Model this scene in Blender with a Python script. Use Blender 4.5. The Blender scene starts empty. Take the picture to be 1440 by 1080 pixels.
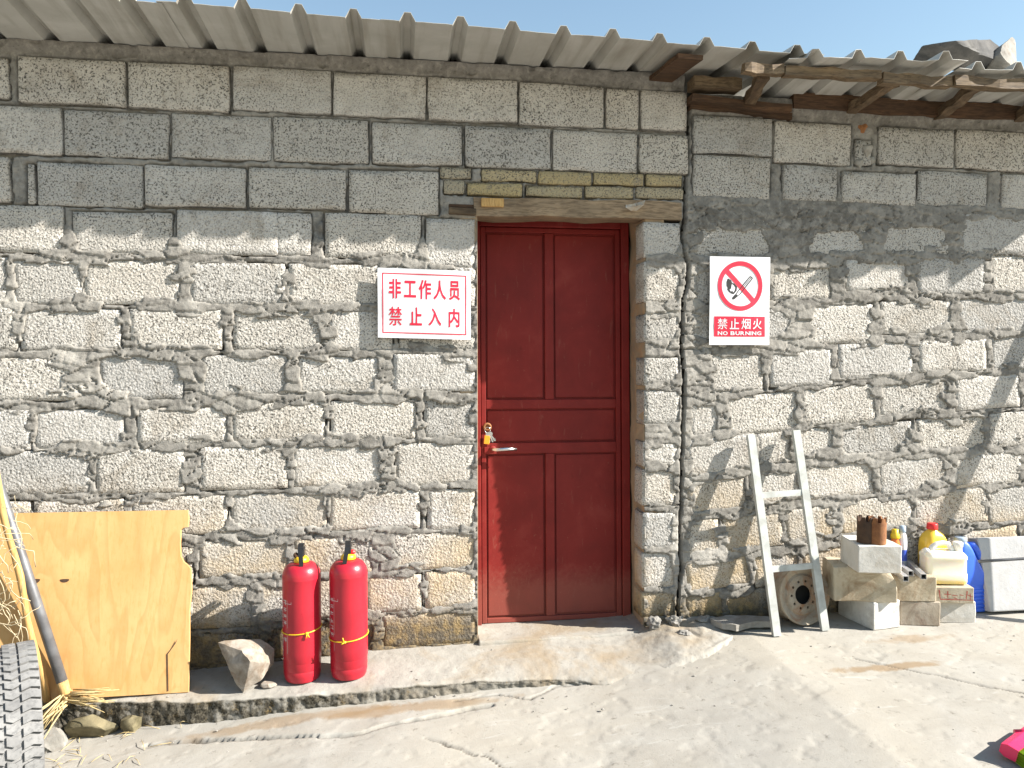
import bpy, bmesh, math, random
import numpy as np
from mathutils import Vector, Matrix, noise as mnoise

R = math.radians
scene = bpy.context.scene
COL = scene.collection
random.seed(7)

# ------------------------------------------------------------------ camera, sky, sun, exposure
F_PX, YAW, PITCH = 1090.0, R(8.0), math.atan(35 / 1090)
CAM = Vector((0.0, -3.6, 1.5))
FW = Vector((math.sin(YAW) * math.cos(PITCH), math.cos(YAW) * math.cos(PITCH), -math.sin(PITCH)))
RT = Vector((math.cos(YAW), -math.sin(YAW), 0.0))
UP = RT.cross(FW)
cam_data = bpy.data.cameras.new('camera')
cam_data.sensor_width = 36.0
cam_data.lens = 36.0 * F_PX / 1440
cam_data.clip_end = 500
cam = bpy.data.objects.new('camera', cam_data)
COL.objects.link(cam)
m3 = Matrix((RT, UP, -FW)).transposed()
cam.matrix_world = Matrix.Translation(CAM) @ m3.to_4x4()
scene.camera = cam

SUN_AZ, SUN_EL = R(71.0), R(33.8)          # azimuth measured from the wall's normal towards +x
world = bpy.data.worlds.new('World')
scene.world = world
world.use_nodes = True
wn = world.node_tree.nodes
wl = world.node_tree.links
sky = wn.new('ShaderNodeTexSky')
sky.sky_type = 'NISHITA'
sky.sun_disc = False
sky.sun_elevation = SUN_EL
sky.sun_rotation = math.pi - SUN_AZ
sky.altitude = 1500
sky.air_density = 2.0
sky.dust_density = 0.9
sky.ozone_density = 2.3
wl.new(sky.outputs[0], wn['Background'].inputs[0])
wn['Background'].inputs[1].default_value = 0.066
sd = bpy.data.lights.new('sun', 'SUN')
sd.energy = 5.0
sd.angle = R(0.5)
sd.color = (1.0, 0.95, 0.875)
sun = bpy.data.objects.new('sun', sd)
COL.objects.link(sun)
SUN_DIR = Vector((math.sin(SUN_AZ) * math.cos(SUN_EL), -math.cos(SUN_AZ) * math.cos(SUN_EL), math.sin(SUN_EL)))
sun.rotation_euler = SUN_DIR.to_track_quat('Z', 'Y').to_euler()
sun.location = (6, -6, 6)
scene.view_settings.view_transform = 'Standard'
scene.view_settings.look = 'None'
scene.view_settings.gamma = 1
scene.view_settings.use_curve_mapping = False
scene.view_settings.exposure = 1.52


# ------------------------------------------------------------------ measuring helpers: a point of the photograph on a real plane
def ray(px, py):
    return FW + RT * ((px - 720) / F_PX) - UP * ((py - 540) / F_PX)


def W(px, py, y=0.0):
    d = ray(px, py)
    return CAM + d * ((y - CAM.y) / d.y)


def G(px, py, z):
    d = ray(px, py)
    return CAM + d * ((z - CAM.z) / d.z)


# ------------------------------------------------------------------ numpy noise
_lat = {}


def vnoise(x, z, seed=0):
    if seed not in _lat:
        _lat[seed] = np.random.RandomState(seed + 11).rand(256, 256)
    L = _lat[seed]
    xi = np.floor(x).astype(int)
    zi = np.floor(z).astype(int)
    fx = x - xi
    fz = z - zi
    fx = fx * fx * (3 - 2 * fx)
    fz = fz * fz * (3 - 2 * fz)
    a = L[xi % 256, zi % 256]
    b = L[(xi + 1) % 256, zi % 256]
    c = L[xi % 256, (zi + 1) % 256]
    d = L[(xi + 1) % 256, (zi + 1) % 256]
    return (a * (1 - fx) + b * fx) * (1 - fz) + (c * (1 - fx) + d * fx) * fz


def fbm(x, z, scale, octaves=4, seed=0):
    s = 0.0
    amp = 0.5
    f = scale
    for k in range(octaves):
        s = s + amp * (vnoise(x * f + 17.3 * k, z * f + 5.7 * k, seed + k) - 0.5)
        amp *= 0.5
        f *= 2.03
    return s * 2.0          # about -1..1


def sstep(a, b, x):
    t = np.clip((x - a) / (b - a), 0, 1)
    return t * t * (3 - 2 * t)


def cells(x, z, cx, cz, seed):
    """Cellular pattern: random number of the nearest cell, its centre, F1 and F2."""
    rs = np.random.RandomState(seed)
    T = rs.rand(128, 128, 3)
    gx = np.floor(x / cx).astype(int)
    gz = np.floor(z / cz).astype(int)
    f1 = np.full(x.shape, 9.0)
    f2 = np.full(x.shape, 9.0)
    rid = np.zeros(x.shape)
    pz = np.zeros(x.shape)
    for i in (-1, 0, 1):
        for j in (-1, 0, 1):
            t = T[(gx + i) % 128, (gz + j) % 128]
            qx = (gx + i + t[..., 0]) * cx
            qz = (gz + j + t[..., 1]) * cz
            d = np.sqrt(((x - qx) / cx) ** 2 + ((z - qz) / cz) ** 2)
            near = d < f1
            f2 = np.where(near, f1, np.minimum(f2, d))
            rid = np.where(near, t[..., 2], rid)
            pz = np.where(near, qz, pz)
            f1 = np.where(near, d, f1)
    return rid, pz, f1, f2


def polydist(X, Z, pts):
    d = np.full(X.shape, 9.0)
    for (ax, az), (bx, bz) in zip(pts[:-1], pts[1:]):
        vx, vz = bx - ax, bz - az
        t = np.clip(((X - ax) * vx + (Z - az) * vz) / (vx * vx + vz * vz + 1e-9), 0, 1)
        d = np.minimum(d, np.hypot(X - ax - t * vx, Z - az - t * vz))
    return d


# ------------------------------------------------------------------ materials
class NT:
    def __init__(self, name):
        self.m = bpy.data.materials.new(name)
        self.m.use_nodes = True
        self.t = self.m.node_tree
        self.n = self.t.nodes
        self.b = self.n['Principled BSDF']

    def new(self, kind, **kw):
        n = self.n.new(kind)
        for k, v in kw.items():
            setattr(n, k, v)
        return n

    def link(self, a, b):
        self.t.links.new(a, b)

    def coord(self, kind='Object'):
        if kind == 'World':
            return self.new('ShaderNodeNewGeometry').outputs['Position']
        return self.new('ShaderNodeTexCoord').outputs[kind]

    def noise(self, vec, scale, detail=4, rough=0.55, dist=0.0, stretch=None):
        if stretch:
            mp = self.new('ShaderNodeMapping')
            mp.inputs['Scale'].default_value = stretch
            self.link(vec, mp.inputs['Vector'])
            vec = mp.outputs[0]
        n = self.new('ShaderNodeTexNoise')
        n.inputs['Scale'].default_value = scale
        n.inputs['Detail'].default_value = detail
        n.inputs['Roughness'].default_value = rough
        n.inputs['Distortion'].default_value = dist
        self.link(vec, n.inputs['Vector'])
        return n.outputs['Fac']

    def voro(self, vec, scale):
        n = self.new('ShaderNodeTexVoronoi')
        n.inputs['Scale'].default_value = scale
        self.link(vec, n.inputs['Vector'])
        return n.outputs['Distance']

    def ramp(self, fac, stops):
        r = self.new('ShaderNodeValToRGB')
        e = r.color_ramp.elements
        while len(e) < len(stops):
            e.new(0.5)
        for k, (p, c) in enumerate(stops):
            e[k].position = p
            e[k].color = (c, c, c, 1) if isinstance(c, (int, float)) else (*c, 1)
        self.link(fac, r.inputs[0])
        return r.outputs[0]

    def mix(self, fac, a, b, mode='MIX'):
        x = self.new('ShaderNodeMix', data_type='RGBA', blend_type=mode)
        for sock, v in ((x.inputs[0], fac), (x.inputs[6], a), (x.inputs[7], b)):
            if isinstance(v, (int, float)):
                sock.default_value = v
            elif isinstance(v, tuple):
                sock.default_value = (*v, 1)
            else:
                self.link(v, sock)
        return x.outputs[2]

    def math(self, op, a, b=0.0):
        x = self.new('ShaderNodeMath', operation=op)
        for sock, v in ((x.inputs[0], a), (x.inputs[1], b)):
            if isinstance(v, (int, float)):
                sock.default_value = v
            else:
                self.link(v, sock)
        return x.outputs[0]

    def sep(self, vec):
        s = self.new('ShaderNodeSeparateXYZ')
        self.link(vec, s.inputs[0])
        return s.outputs

    def base(self, c):
        if isinstance(c, tuple):
            self.b.inputs['Base Color'].default_value = (*c, 1)
        else:
            self.link(c, self.b.inputs['Base Color'])

    def rough(self, r):
        if isinstance(r, (int, float)):
            self.b.inputs['Roughness'].default_value = r
        else:
            self.link(r, self.b.inputs['Roughness'])

    def bump(self, heights):
        prev = None
        for h, strength, dist in heights:
            bn = self.new('ShaderNodeBump')
            bn.inputs['Strength'].default_value = strength
            bn.inputs['Distance'].default_value = dist
            self.link(h, bn.inputs['Height'])
            if prev is not None:
                self.link(prev, bn.inputs['Normal'])
            prev = bn.outputs[0]
        self.link(prev, self.b.inputs['Normal'])


def simple(name, c1, c2, scale=6, rough=0.6, bump=0.2, bdist=0.002, bscale=60, metal=0.0, stretch=None, coord='Object'):
    t = NT(name)
    v = t.coord(coord)
    f = t.noise(v, scale, 5, 0.6, 0.3, stretch)
    g = t.noise(v, bscale, 4, 0.6, 0, stretch)
    t.base(t.mix(t.ramp(f, [(0.35, 0.0), (0.65, 1.0)]), c1, c2))
    t.rough(rough)
    t.b.inputs['Metallic'].default_value = metal
    if bump:
        t.bump([(g, bump, bdist)])
    return t.m


def make_block_mat(name, lo, hi, dirt=1.0):
    t = NT(name)
    p = t.coord('World')
    z = t.sep(p)[2]
    oi = t.new('ShaderNodeObjectInfo').outputs['Random']
    grain = t.noise(p, 78, 4, 0.66)
    fine = t.noise(p, 210, 3, 0.6)
    pits = t.voro(p, 85)
    big = t.noise(p, 4.5, 6, 0.65, 0.6)
    mid = t.noise(p, 22, 5, 0.6)
    c = t.mix(t.ramp(big, [(0.3, 0.0), (0.7, 1.0)]), lo, hi)
    c = t.mix(t.ramp(oi, [(0.0, 0.0), (0.25, 0.0), (1.0, 0.55)]), c, t.mix(0.5, c, (0.48, 0.42, 0.33)))
    c = t.mix(t.ramp(t.math('FRACT', t.math('MULTIPLY', oi, 7.31)), [(0.45, 0.0), (1.0, 0.5)]), c, (0.30, 0.30, 0.295))
    c = t.mix(t.ramp(mid, [(0.52, 0.0), (0.75, 0.5)]), c, (0.25, 0.235, 0.21))
    c = t.mix(t.ramp(fine, [(0.3, 0.5), (0.5, 0.0)]), c, (0.22, 0.21, 0.19))
    stn = t.noise(p, 3.2, 7, 0.72, 1.2)
    c = t.mix(t.ramp(stn, [(0.54, 0.0), (0.70, 0.6)]), c, (0.24, 0.20, 0.15))
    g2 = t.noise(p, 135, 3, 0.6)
    pit_shade = t.math('MAXIMUM', t.ramp(g2, [(0.38, 0.95), (0.475, 0.0)]), t.ramp(grain, [(0.30, 0.8), (0.40, 0.0)]))
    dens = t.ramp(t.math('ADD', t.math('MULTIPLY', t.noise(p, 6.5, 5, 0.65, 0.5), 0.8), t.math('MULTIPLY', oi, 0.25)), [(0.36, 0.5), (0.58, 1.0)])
    c = t.mix(t.math('MULTIPLY', pit_shade, dens), c, (0.07, 0.065, 0.057))  # dark pores: the shade inside them is painted into the colour
    # earth-stained lower courses and a mossy foot
    warm = t.math('MULTIPLY', t.ramp(t.noise(p, 2.1, 4, 0.6), [(0.42, 0.0), (0.62, 0.8)]), t.ramp(t.math('ADD', t.math('MULTIPLY', z, 0.5), 0.0), [(0.25, 1.0), (0.52, 0.0)]))
    c = t.mix(t.math('MULTIPLY', warm, dirt), c, (0.47, 0.35, 0.2))
    wet = t.math('ADD', z, t.math('MULTIPLY', t.noise(p, 7, 5, 0.65), 0.18))
    moss = t.ramp(wet, [(0.34, 1.0), (0.47, 0.0)])
    c = t.mix(t.math('MULTIPLY', moss, 0.85 * dirt), c, t.mix(t.ramp(mid, [(0.45, 0.0), (0.6, 1.0)]), (0.07, 0.055, 0.035), (0.22, 0.15, 0.06)))
    t.base(c)
    t.rough(0.95)
    t.b.inputs['Specular IOR Level'].default_value = 0.15
    t.bump([(mid, 0.25, 0.007), (grain, 0.9, 0.0075), (pits, 0.6, 0.005), (fine, 0.6, 0.002)])
    return t.m


def make_mortar_mat():
    t = NT('mortar')
    p = t.coord('World')
    x, y, z = t.sep(p)
    tone = t.new('ShaderNodeAttribute', attribute_name='tone').outputs['Fac']
    n1 = t.noise(p, 9, 6, 0.65, 0.5)
    n2 = t.noise(p, 60, 5, 0.65)
    n3 = t.noise(p, 240, 3, 0.6)
    sm = t.noise(p, 34, 4, 0.6, 1.0, (1, 1, 2.2))
    c = t.mix(tone, (0.125, 0.116, 0.103), (0.25, 0.235, 0.21))
    c = t.mix(t.ramp(n1, [(0.4, 0.0), (0.68, 0.5)]), c, (0.27, 0.255, 0.23))
    n4 = t.noise(p, 30, 6, 0.72, 0.4)
    c = t.mix(t.ramp(n4, [(0.5, 0.0), (0.68, 0.75)]), c, (0.33, 0.31, 0.275))
    c = t.mix(t.ramp(n4, [(0.3, 0.7), (0.46, 0.0)]), c, (0.10, 0.092, 0.08))
    slap = t.new('ShaderNodeAttribute', attribute_name='slap').outputs['Fac']
    c = t.mix(t.math('MULTIPLY', slap, 0.75), c, (0.40, 0.375, 0.335))
    c = t.mix(t.ramp(n2, [(0.28, 0.8), (0.42, 0.0)]), c, (0.07, 0.065, 0.058))
    wet = t.math('ADD', z, t.math('MULTIPLY', t.noise(p, 7, 5, 0.65), 0.18))
    moss = t.ramp(wet, [(0.33, 1.0), (0.45, 0.0)])
    c = t.mix(t.math('MULTIPLY', moss, 0.8), c, t.mix(t.ramp(n2, [(0.42, 0.0), (0.62, 1.0)]), (0.06, 0.05, 0.035), (0.2, 0.14, 0.06)))
    t.base(c)
    t.rough(0.93)
    t.b.inputs['Specular IOR Level'].default_value = 0.2
    t.bump([(sm, 0.25, 0.005), (n4, 0.35, 0.004), (n2, 0.45, 0.004), (n3, 0.5, 0.002)])
    return t.m


def make_ground_mat(name, dark=0.0):
    t = NT(name)
    p = t.coord('World')
    n0 = t.noise(p, 0.9, 5, 0.6, 0.5)
    n1 = t.noise(p, 4.0, 7, 0.65, 0.6)
    n2 = t.noise(p, 24, 6, 0.7)
    n3 = t.noise(p, 150, 4, 0.6)
    st = t.noise(p, 9, 5, 0.65, 1.2, (0.45, 1.6, 1))
    c = t.mix(t.ramp(n1, [(0.32, 0.0), (0.68, 1.0)]), (0.26, 0.243, 0.212), (0.335, 0.32, 0.287))
    c = t.mix(t.ramp(n0, [(0.45, 0.0), (0.7, 0.55)]), c, (0.35, 0.315, 0.255))
    c = t.mix(t.ramp(st, [(0.60, 0.0), (0.72, 0.7)]), c, (0.39, 0.378, 0.345))
    c = t.mix(t.ramp(n2, [(0.28, 0.75), (0.40, 0.0)]), c, (0.13, 0.115, 0.092))
    c = t.mix(t.ramp(n3, [(0.28, 0.5), (0.38, 0.0)]), c, (0.15, 0.14, 0.12))
    # rusty puddle marks in front of the stacked stones
    for (sx, sy, rx, ry, a) in ((2.05, -0.62, 0.34, 0.035, 0.7), (2.3, -0.36, 0.26, 0.06, 0.55), (0.1, -0.43, 0.45, 0.05, 0.6), (-0.5, -0.40, 0.5, 0.05, 0.55)):
        mp = t.new('ShaderNodeMapping')
        mp.inputs['Location'].default_value = (-sx / rx, -sy / ry, 0)
        mp.inputs['Scale'].default_value = (1 / rx, 1 / ry, 0)
        t.link(p, mp.inputs['Vector'])
        ln = t.new('ShaderNodeVectorMath', operation='LENGTH')
        t.link(mp.outputs[0], ln.inputs[0])
        d = t.math('ADD', ln.outputs['Value'], t.math('MULTIPLY', t.math('SUBTRACT', n1, 0.5), 2.6))
        c = t.mix(t.ramp(d, [(0.55, a), (0.95, 0.0)]), c, (0.22, 0.145, 0.072))
    ck = t.new('ShaderNodeAttribute', attribute_name='crack').outputs['Fac']
    c = t.mix(t.math('MULTIPLY', ck, 0.92), c, (0.05, 0.042, 0.032))
    t.base(c)
    t.rough(0.92)
    t.b.inputs['Specular IOR Level'].default_value = 0.25
    t.bump([(n1, 0.07, 0.02), (st, 0.10, 0.005), (n2, 0.32, 0.004), (n3, 0.4, 0.002)])
    return t.m


def make_step_mat():
    t = NT('step_concrete')
    p = t.coord('World')
    nz = t.sep(t.new('ShaderNodeNewGeometry').outputs['Normal'])[2]
    n1 = t.noise(p, 5, 7, 0.65, 0.6)
    n2 = t.noise(p, 30, 6, 0.7)
    n3 = t.noise(p, 130, 4, 0.6)
    c = t.mix(t.ramp(n1, [(0.32, 0.0), (0.68, 1.0)]), (0.26, 0.243, 0.212), (0.335, 0.317, 0.28))
    c = t.mix(t.ramp(t.noise(p, 2.6, 5, 0.6, 0.6), [(0.52, 0.0), (0.68, 0.7)]), c, (0.245, 0.185, 0.115))
    c = t.mix(t.ramp(n2, [(0.28, 0.7), (0.4, 0.0)]), c, (0.11, 0.10, 0.08))
    # moss and soot grow on the broken upright edge of the slab
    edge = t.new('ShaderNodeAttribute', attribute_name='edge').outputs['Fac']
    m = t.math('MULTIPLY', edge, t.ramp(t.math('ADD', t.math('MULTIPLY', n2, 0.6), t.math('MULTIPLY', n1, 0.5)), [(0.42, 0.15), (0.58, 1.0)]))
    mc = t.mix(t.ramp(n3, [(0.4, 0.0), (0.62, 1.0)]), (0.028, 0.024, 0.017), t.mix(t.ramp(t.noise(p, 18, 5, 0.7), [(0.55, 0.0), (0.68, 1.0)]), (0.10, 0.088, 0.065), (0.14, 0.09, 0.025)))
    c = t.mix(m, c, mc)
    t.base(c)
    t.rough(0.94)
    t.b.inputs['Specular IOR Level'].default_value = 0.2
    t.bump([(n1, 0.3, 0.012), (n2, 0.5, 0.007), (n3, 0.4, 0.002)])
    return t.m


def make_paint(name, c, rough=0.35, wear=None, spec=0.5):
    t = NT(name)
    p = t.coord('Object')
    n1 = t.noise(p, 5, 6, 0.6, 0.4)
    n2 = t.noise(p, 60, 5, 0.65)
    n3 = t.noise(p, 260, 3, 0.6)
    d = tuple(v * 0.72 for v in c)
    k = t.mix(t.ramp(n1, [(0.35, 0.0), (0.7, 1.0)]), d, c)
    if wear:
        k = t.mix(t.ramp(n2, [(0.66, 0.0), (0.74, 0.6)]), k, wear)
        k = t.mix(t.ramp(n1, [(0.55, 0.0), (0.8, 0.22)]), k, wear)
    if name == 'door_red':
        sc = t.noise(p, 26, 6, 0.7, 0.5, (1.6, 1, 0.35))
        k = t.mix(t.ramp(sc, [(0.60, 0.0), (0.72, 0.45)]), k, wear)
        k = t.mix(t.ramp(sc, [(0.28, 0.5), (0.38, 0.0)]), k, tuple(v * 0.45 for v in c))
        z = t.sep(p)[2]
        splash = t.math('ADD', z, t.math('MULTIPLY', t.math('ADD', n2, n1), -0.17))
        k = t.mix(t.ramp(splash, [(0.0, 0.28), (0.12, 0.0)]), k, (0.30, 0.14, 0.10))
    t.base(k)
    t.rough(t.math('ADD', t.math('MULTIPLY', n2, 0.25), rough - 0.1))
    t.b.inputs['Specular IOR Level'].default_value = spec
    t.bump([(n1, 0.12, 0.006), (n3, 0.08, 0.0006)])
    return t.m


def make_wood(name, c1, c2, c3, axis='X', ring=9.0, rough=0.7, coord='Object', bump=0.4):
    t = NT(name)
    p = t.coord(coord)
    st = {'X': (0.12, 1, 1), 'Y': (1, 0.12, 1), 'Z': (1, 1, 0.12)}[axis]
    a = t.noise(p, ring, 6, 0.6, 1.6, st)
    b = t.noise(p, ring * 14, 4, 0.6, 0.4, st)
    big = t.noise(p, 2.5, 4, 0.6)
    c = t.mix(t.ramp(a, [(0.35, 0.0), (0.62, 1.0)]), c1, c2)
    c = t.mix(t.ramp(b, [(0.4, 0.55), (0.55, 0.0)]), c, c3)
    c = t.mix(t.ramp(big, [(0.5, 0.0), (0.75, 0.5)]), c, c3)
    t.base(c)
    t.rough(rough)
    t.b.inputs['Specular IOR Level'].default_value = 0.25
    t.bump([(a, bump * 0.6, 0.004), (b, bump, 0.0015)])
    return t.m


def make_ply():
    t = NT('plywood')
    p = t.coord('Object')
    # wide cathedral figure of rotary-cut veneer
    warp = t.noise(p, 1.7, 3, 0.45, 0.3, (1.7, 1, 0.45))
    band = t.math('FRACT', t.math('MULTIPLY', warp, 13.0))
    line = t.ramp(band, [(0.0, 0.0), (0.55, 0.2), (0.92, 1.0), (1.0, 0.0)])
    fine = t.noise(p, 90, 4, 0.6, 0.2, (1, 1, 0.08))
    big = t.noise(p, 3.0, 5, 0.6)
    c = t.mix(t.ramp(big, [(0.3, 0.0), (0.7, 1.0)]), (0.50, 0.285, 0.105), (0.61, 0.39, 0.175))
    c = t.mix(t.math('MULTIPLY', line, 0.27), c, (0.36, 0.15, 0.035))
    c = t.mix(t.ramp(fine, [(0.3, 0.45), (0.5, 0.0)]), c, (0.45, 0.24, 0.07))
    c = t.mix(t.ramp(t.noise(p, 8, 6, 0.65, 0.8), [(0.64, 0.0), (0.78, 0.55)]), c, (0.36, 0.17, 0.05))
    t.base(c)
    t.rough(0.55)
    t.b.inputs['Specular IOR Level'].default_value = 0.3
    t.bump([(big, 0.25, 0.012), (fine, 0.25, 0.0008)])
    return t.m


def make_plastic(name, c, trans=0.0, rough=0.35, sss=0.0, mottled=0.0):
    t = NT(name)
    p = t.coord('Object')
    n = t.noise(p, 12, 4, 0.6)
    k = t.mix(t.ramp(n, [(0.4, 0.0), (0.75, 0.5 + mottled)]), c, tuple(v * 0.8 for v in c))
    t.base(k)
    t.rough(rough)
    if trans:
        t.b.inputs['Transmission Weight'].default_value = trans
        t.b.inputs['IOR'].default_value = 1.25
    if sss:
        t.b.inputs['Subsurface Weight'].default_value = sss
        t.b.inputs['Subsurface Radius'].default_value = (0.03, 0.025, 0.015)
        t.b.inputs['Subsurface Scale'].default_value = 1.0
    t.bump([(t.noise(p, 40, 3), 0.08, 0.002)])
    return t.m


def make_jerry():
    t = NT('milky_plastic')
    p = t.coord('Object')
    z = t.sep(p)[2]
    liquid = t.ramp(z, [(0.0, 1.0), (0.018, 0.9), (0.024, 0.3), (0.09, 0.05), (0.1, 0.0)])
    c = t.mix(liquid, (0.80, 0.76, 0.64), (0.78, 0.58, 0.20))
    t.base(c)
    t.rough(0.35)
    t.b.inputs['Subsurface Weight'].default_value = 0.6
    t.b.inputs['Subsurface Radius'].default_value = (0.05, 0.04, 0.02)
    t.b.inputs['Subsurface Scale'].default_value = 1.0
    t.bump([(t.noise(p, 30, 3), 0.1, 0.003)])
    return t.m


def make_rust(name, c1=(0.16, 0.06, 0.022), c2=(0.30, 0.13, 0.045), rough=0.85):
    t = NT(name)
    p = t.coord('Object')
    n1 = t.noise(p, 14, 6, 0.7, 0.5)
    n2 = t.noise(p, 120, 5, 0.7)
    c = t.mix(t.ramp(n1, [(0.35, 0.0), (0.65, 1.0)]), c1, c2)
    c = t.mix(t.ramp(n2, [(0.3, 0.6), (0.45, 0.0)]), c, (0.06, 0.03, 0.02))
    t.base(c)
    t.rough(rough)
    t.bump([(n1, 0.3, 0.004), (n2, 0.4, 0.002)])
    return t.m


def make_stone(name, c1, c2, stain=(0.3, 0.2, 0.1), amount=0.4, scale=7):
    t = NT(name)
    p = t.coord('World')
    n1 = t.noise(p, scale, 6, 0.65, 0.6)
    n2 = t.noise(p, 55, 5, 0.65)
    n3 = t.noise(p, 200, 4, 0.6)
    s = t.noise(p, scale * 0.8, 6, 0.7, 1.0)
    c = t.mix(t.ramp(n1, [(0.32, 0.0), (0.66, 1.0)]), c1, c2)
    c = t.mix(t.ramp(s, [(0.5, 0.0), (0.68, amount)]), c, stain)
    c = t.mix(t.ramp(n2, [(0.26, 0.5), (0.38, 0.0)]), c, tuple(v * 0.5 for v in c1))
    t.base(c)
    t.rough(0.85)
    t.b.inputs['Specular IOR Level'].default_value = 0.25
    t.bump([(n1, 0.25, 0.01), (n2, 0.35, 0.004), (n3, 0.35, 0.0015)])
    return t.m


def make_tyre():
    t = NT('tyre_rubber')
    p = t.coord('Object')
    n1 = t.noise(p, 9, 6, 0.65)
    n2 = t.noise(p, 80, 5, 0.65)
    c = t.mix(t.ramp(n1, [(0.35, 0.0), (0.65, 1.0)]), (0.12, 0.118, 0.116), (0.22, 0.216, 0.208))
    c = t.mix(t.ramp(n2, [(0.35, 0.5), (0.5, 0.0)]), c, (0.07, 0.07, 0.07))
    t.base(c)
    t.rough(0.8)
    t.bump([(n2, 0.4, 0.002)])
    return t.m


M = {}
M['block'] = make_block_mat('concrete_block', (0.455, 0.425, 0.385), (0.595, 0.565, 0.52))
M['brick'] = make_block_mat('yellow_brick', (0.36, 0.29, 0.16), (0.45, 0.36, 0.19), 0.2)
M['mortar'] = make_mortar_mat()
M['ground'] = make_ground_mat('ground_concrete')
M['step'] = make_step_mat()
M['door'] = make_paint('door_red', (0.215, 0.019, 0.016), 0.5, (0.25, 0.085, 0.06), 0.2)
M['ext'] = make_paint('cylinder_red', (0.47, 0.016, 0.032), 0.3, None, 0.5)
M['black'] = make_paint('black_plastic', (0.012, 0.012, 0.013), 0.4)
M['yellow'] = make_paint('yellow_plastic', (0.85, 0.55, 0.02), 0.4)
M['white_print'] = make_paint('white_print', (0.7, 0.62, 0.6), 0.5)
M['sign_white'] = make_paint('sign_white', (0.80, 0.80, 0.82), 0.42, (0.74, 0.74, 0.76))
M['sign_red'] = make_paint('sign_red', (0.72, 0.012, 0.05), 0.45)
M['sign_black'] = make_paint('sign_black', (0.012, 0.012, 0.012), 0.45)
M['chrome'] = simple('chrome', (0.7, 0.7, 0.7), (0.55, 0.55, 0.55), 20, 0.25, 0.05, 0.001, 90, 1.0)
M['alu'] = simple('aluminium', (0.62, 0.62, 0.62), (0.5, 0.5, 0.5), 20, 0.42, 0.08, 0.001, 90, 0.75)
M['pipe'] = simple('grey_pipe', (0.15, 0.155, 0.165), (0.10, 0.10, 0.105), 14, 0.5, 0.2, 0.001, 90, 0.3)
M['orange'] = make_plastic('orange_tag', (0.8, 0.3, 0.02))
def make_roof():
    t = NT('roof_metal')
    p = t.coord('World')
    a = t.noise(p, 14, 5, 0.6, 0.3, (1, 0.07, 1))
    b = t.noise(p, 3.0, 6, 0.65, 0.6)
    f = t.noise(p, 70, 4, 0.65)
    c = t.mix(t.ramp(b, [(0.3, 0.0), (0.7, 1.0)]), (0.36, 0.35, 0.315), (0.50, 0.49, 0.455))
    c = t.mix(t.ramp(a, [(0.48, 0.0), (0.66, 0.6)]), c, (0.24, 0.22, 0.18))
    c = t.mix(t.ramp(f, [(0.66, 0.0), (0.74, 0.5)]), c, (0.22, 0.15, 0.09))
    t.base(c)
    t.rough(0.55)
    t.bump([(b, 0.2, 0.01), (a, 0.12, 0.003)])
    return t.m


M['roof'] = make_roof()
M['old_wood'] = make_wood('old_wood', (0.10, 0.07, 0.042), (0.21, 0.15, 0.09), (0.03, 0.02, 0.013), 'X', 10)
M['old_wood_y'] = make_wood('old_wood_y', (0.09, 0.06, 0.037), (0.18, 0.125, 0.075), (0.03, 0.02, 0.013), 'Y', 10)
M['dark_wood'] = make_wood('dark_wood', (0.06, 0.035, 0.02), (0.12, 0.065, 0.035), (0.02, 0.012, 0.008), 'X', 10)
M['lintel'] = make_wood('lintel_wood', (0.20, 0.15, 0.10), (0.34, 0.25, 0.16), (0.08, 0.055, 0.035), 'X', 11, 0.8, 'World', 0.6)
M['pale_wood'] = make_wood('pale_wood', (0.44, 0.26, 0.09), (0.54, 0.35, 0.14), (0.26, 0.14, 0.05), 'Z', 14)
M['ply'] = make_ply()
M['ply_edge'] = make_wood('ply_edge', (0.62, 0.42, 0.2), (0.7, 0.5, 0.25), (0.36, 0.22, 0.1), 'X', 40)
M['ladder'] = simple('ladder_paint', (0.46, 0.475, 0.45), (0.33, 0.335, 0.31), 16, 0.6, 0.35, 0.002, 70)
M['rim'] = make_stone('rim_paint', (0.22, 0.185, 0.14), (0.38, 0.325, 0.25), (0.25, 0.10, 0.03), 0.75, 10)
M['hole'] = simple('hole_shade', (0.01, 0.009, 0.008), (0.02, 0.018, 0.015), 10, 0.9, 0)  # near-black that stands in for the shade inside holes
M['rust'] = make_rust('rust')
M['rust2'] = make_rust('rust_dark', (0.04, 0.022, 0.012), (0.09, 0.045, 0.022))
M['marble'] = make_stone('pale_marble', (0.46, 0.435, 0.39), (0.60, 0.58, 0.54), (0.27, 0.21, 0.13), 0.6, 5)
M['marble_tan'] = make_stone('tan_stone', (0.34, 0.285, 0.20), (0.48, 0.42, 0.32), (0.19, 0.12, 0.06), 0.75, 9)
M['marble_dirty'] = make_stone('dirty_stone', (0.28, 0.23, 0.17), (0.42, 0.36, 0.29), (0.12, 0.055, 0.028), 0.85, 8)
M['marble_white'] = make_stone('white_stone', (0.52, 0.505, 0.475), (0.64, 0.63, 0.60), (0.26, 0.23, 0.19), 0.6, 6)
M['slab'] = make_stone('grey_white_slab', (0.36, 0.36, 0.36), (0.46, 0.455, 0.45), (0.32, 0.31, 0.30), 0.45, 5)
M['quartz'] = make_stone('quartz', (0.16, 0.125, 0.09), (0.36, 0.325, 0.28), (0.15, 0.08, 0.035), 0.75, 13)
M['moss_rock'] = make_stone('moss_rock', (0.10, 0.085, 0.05), (0.20, 0.17, 0.10), (0.05, 0.045, 0.02), 0.8, 14)
M['grey_rock'] = make_stone('grey_rock', (0.19, 0.18, 0.16), (0.32, 0.305, 0.275), (0.14, 0.10, 0.07), 0.5, 12)
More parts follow.
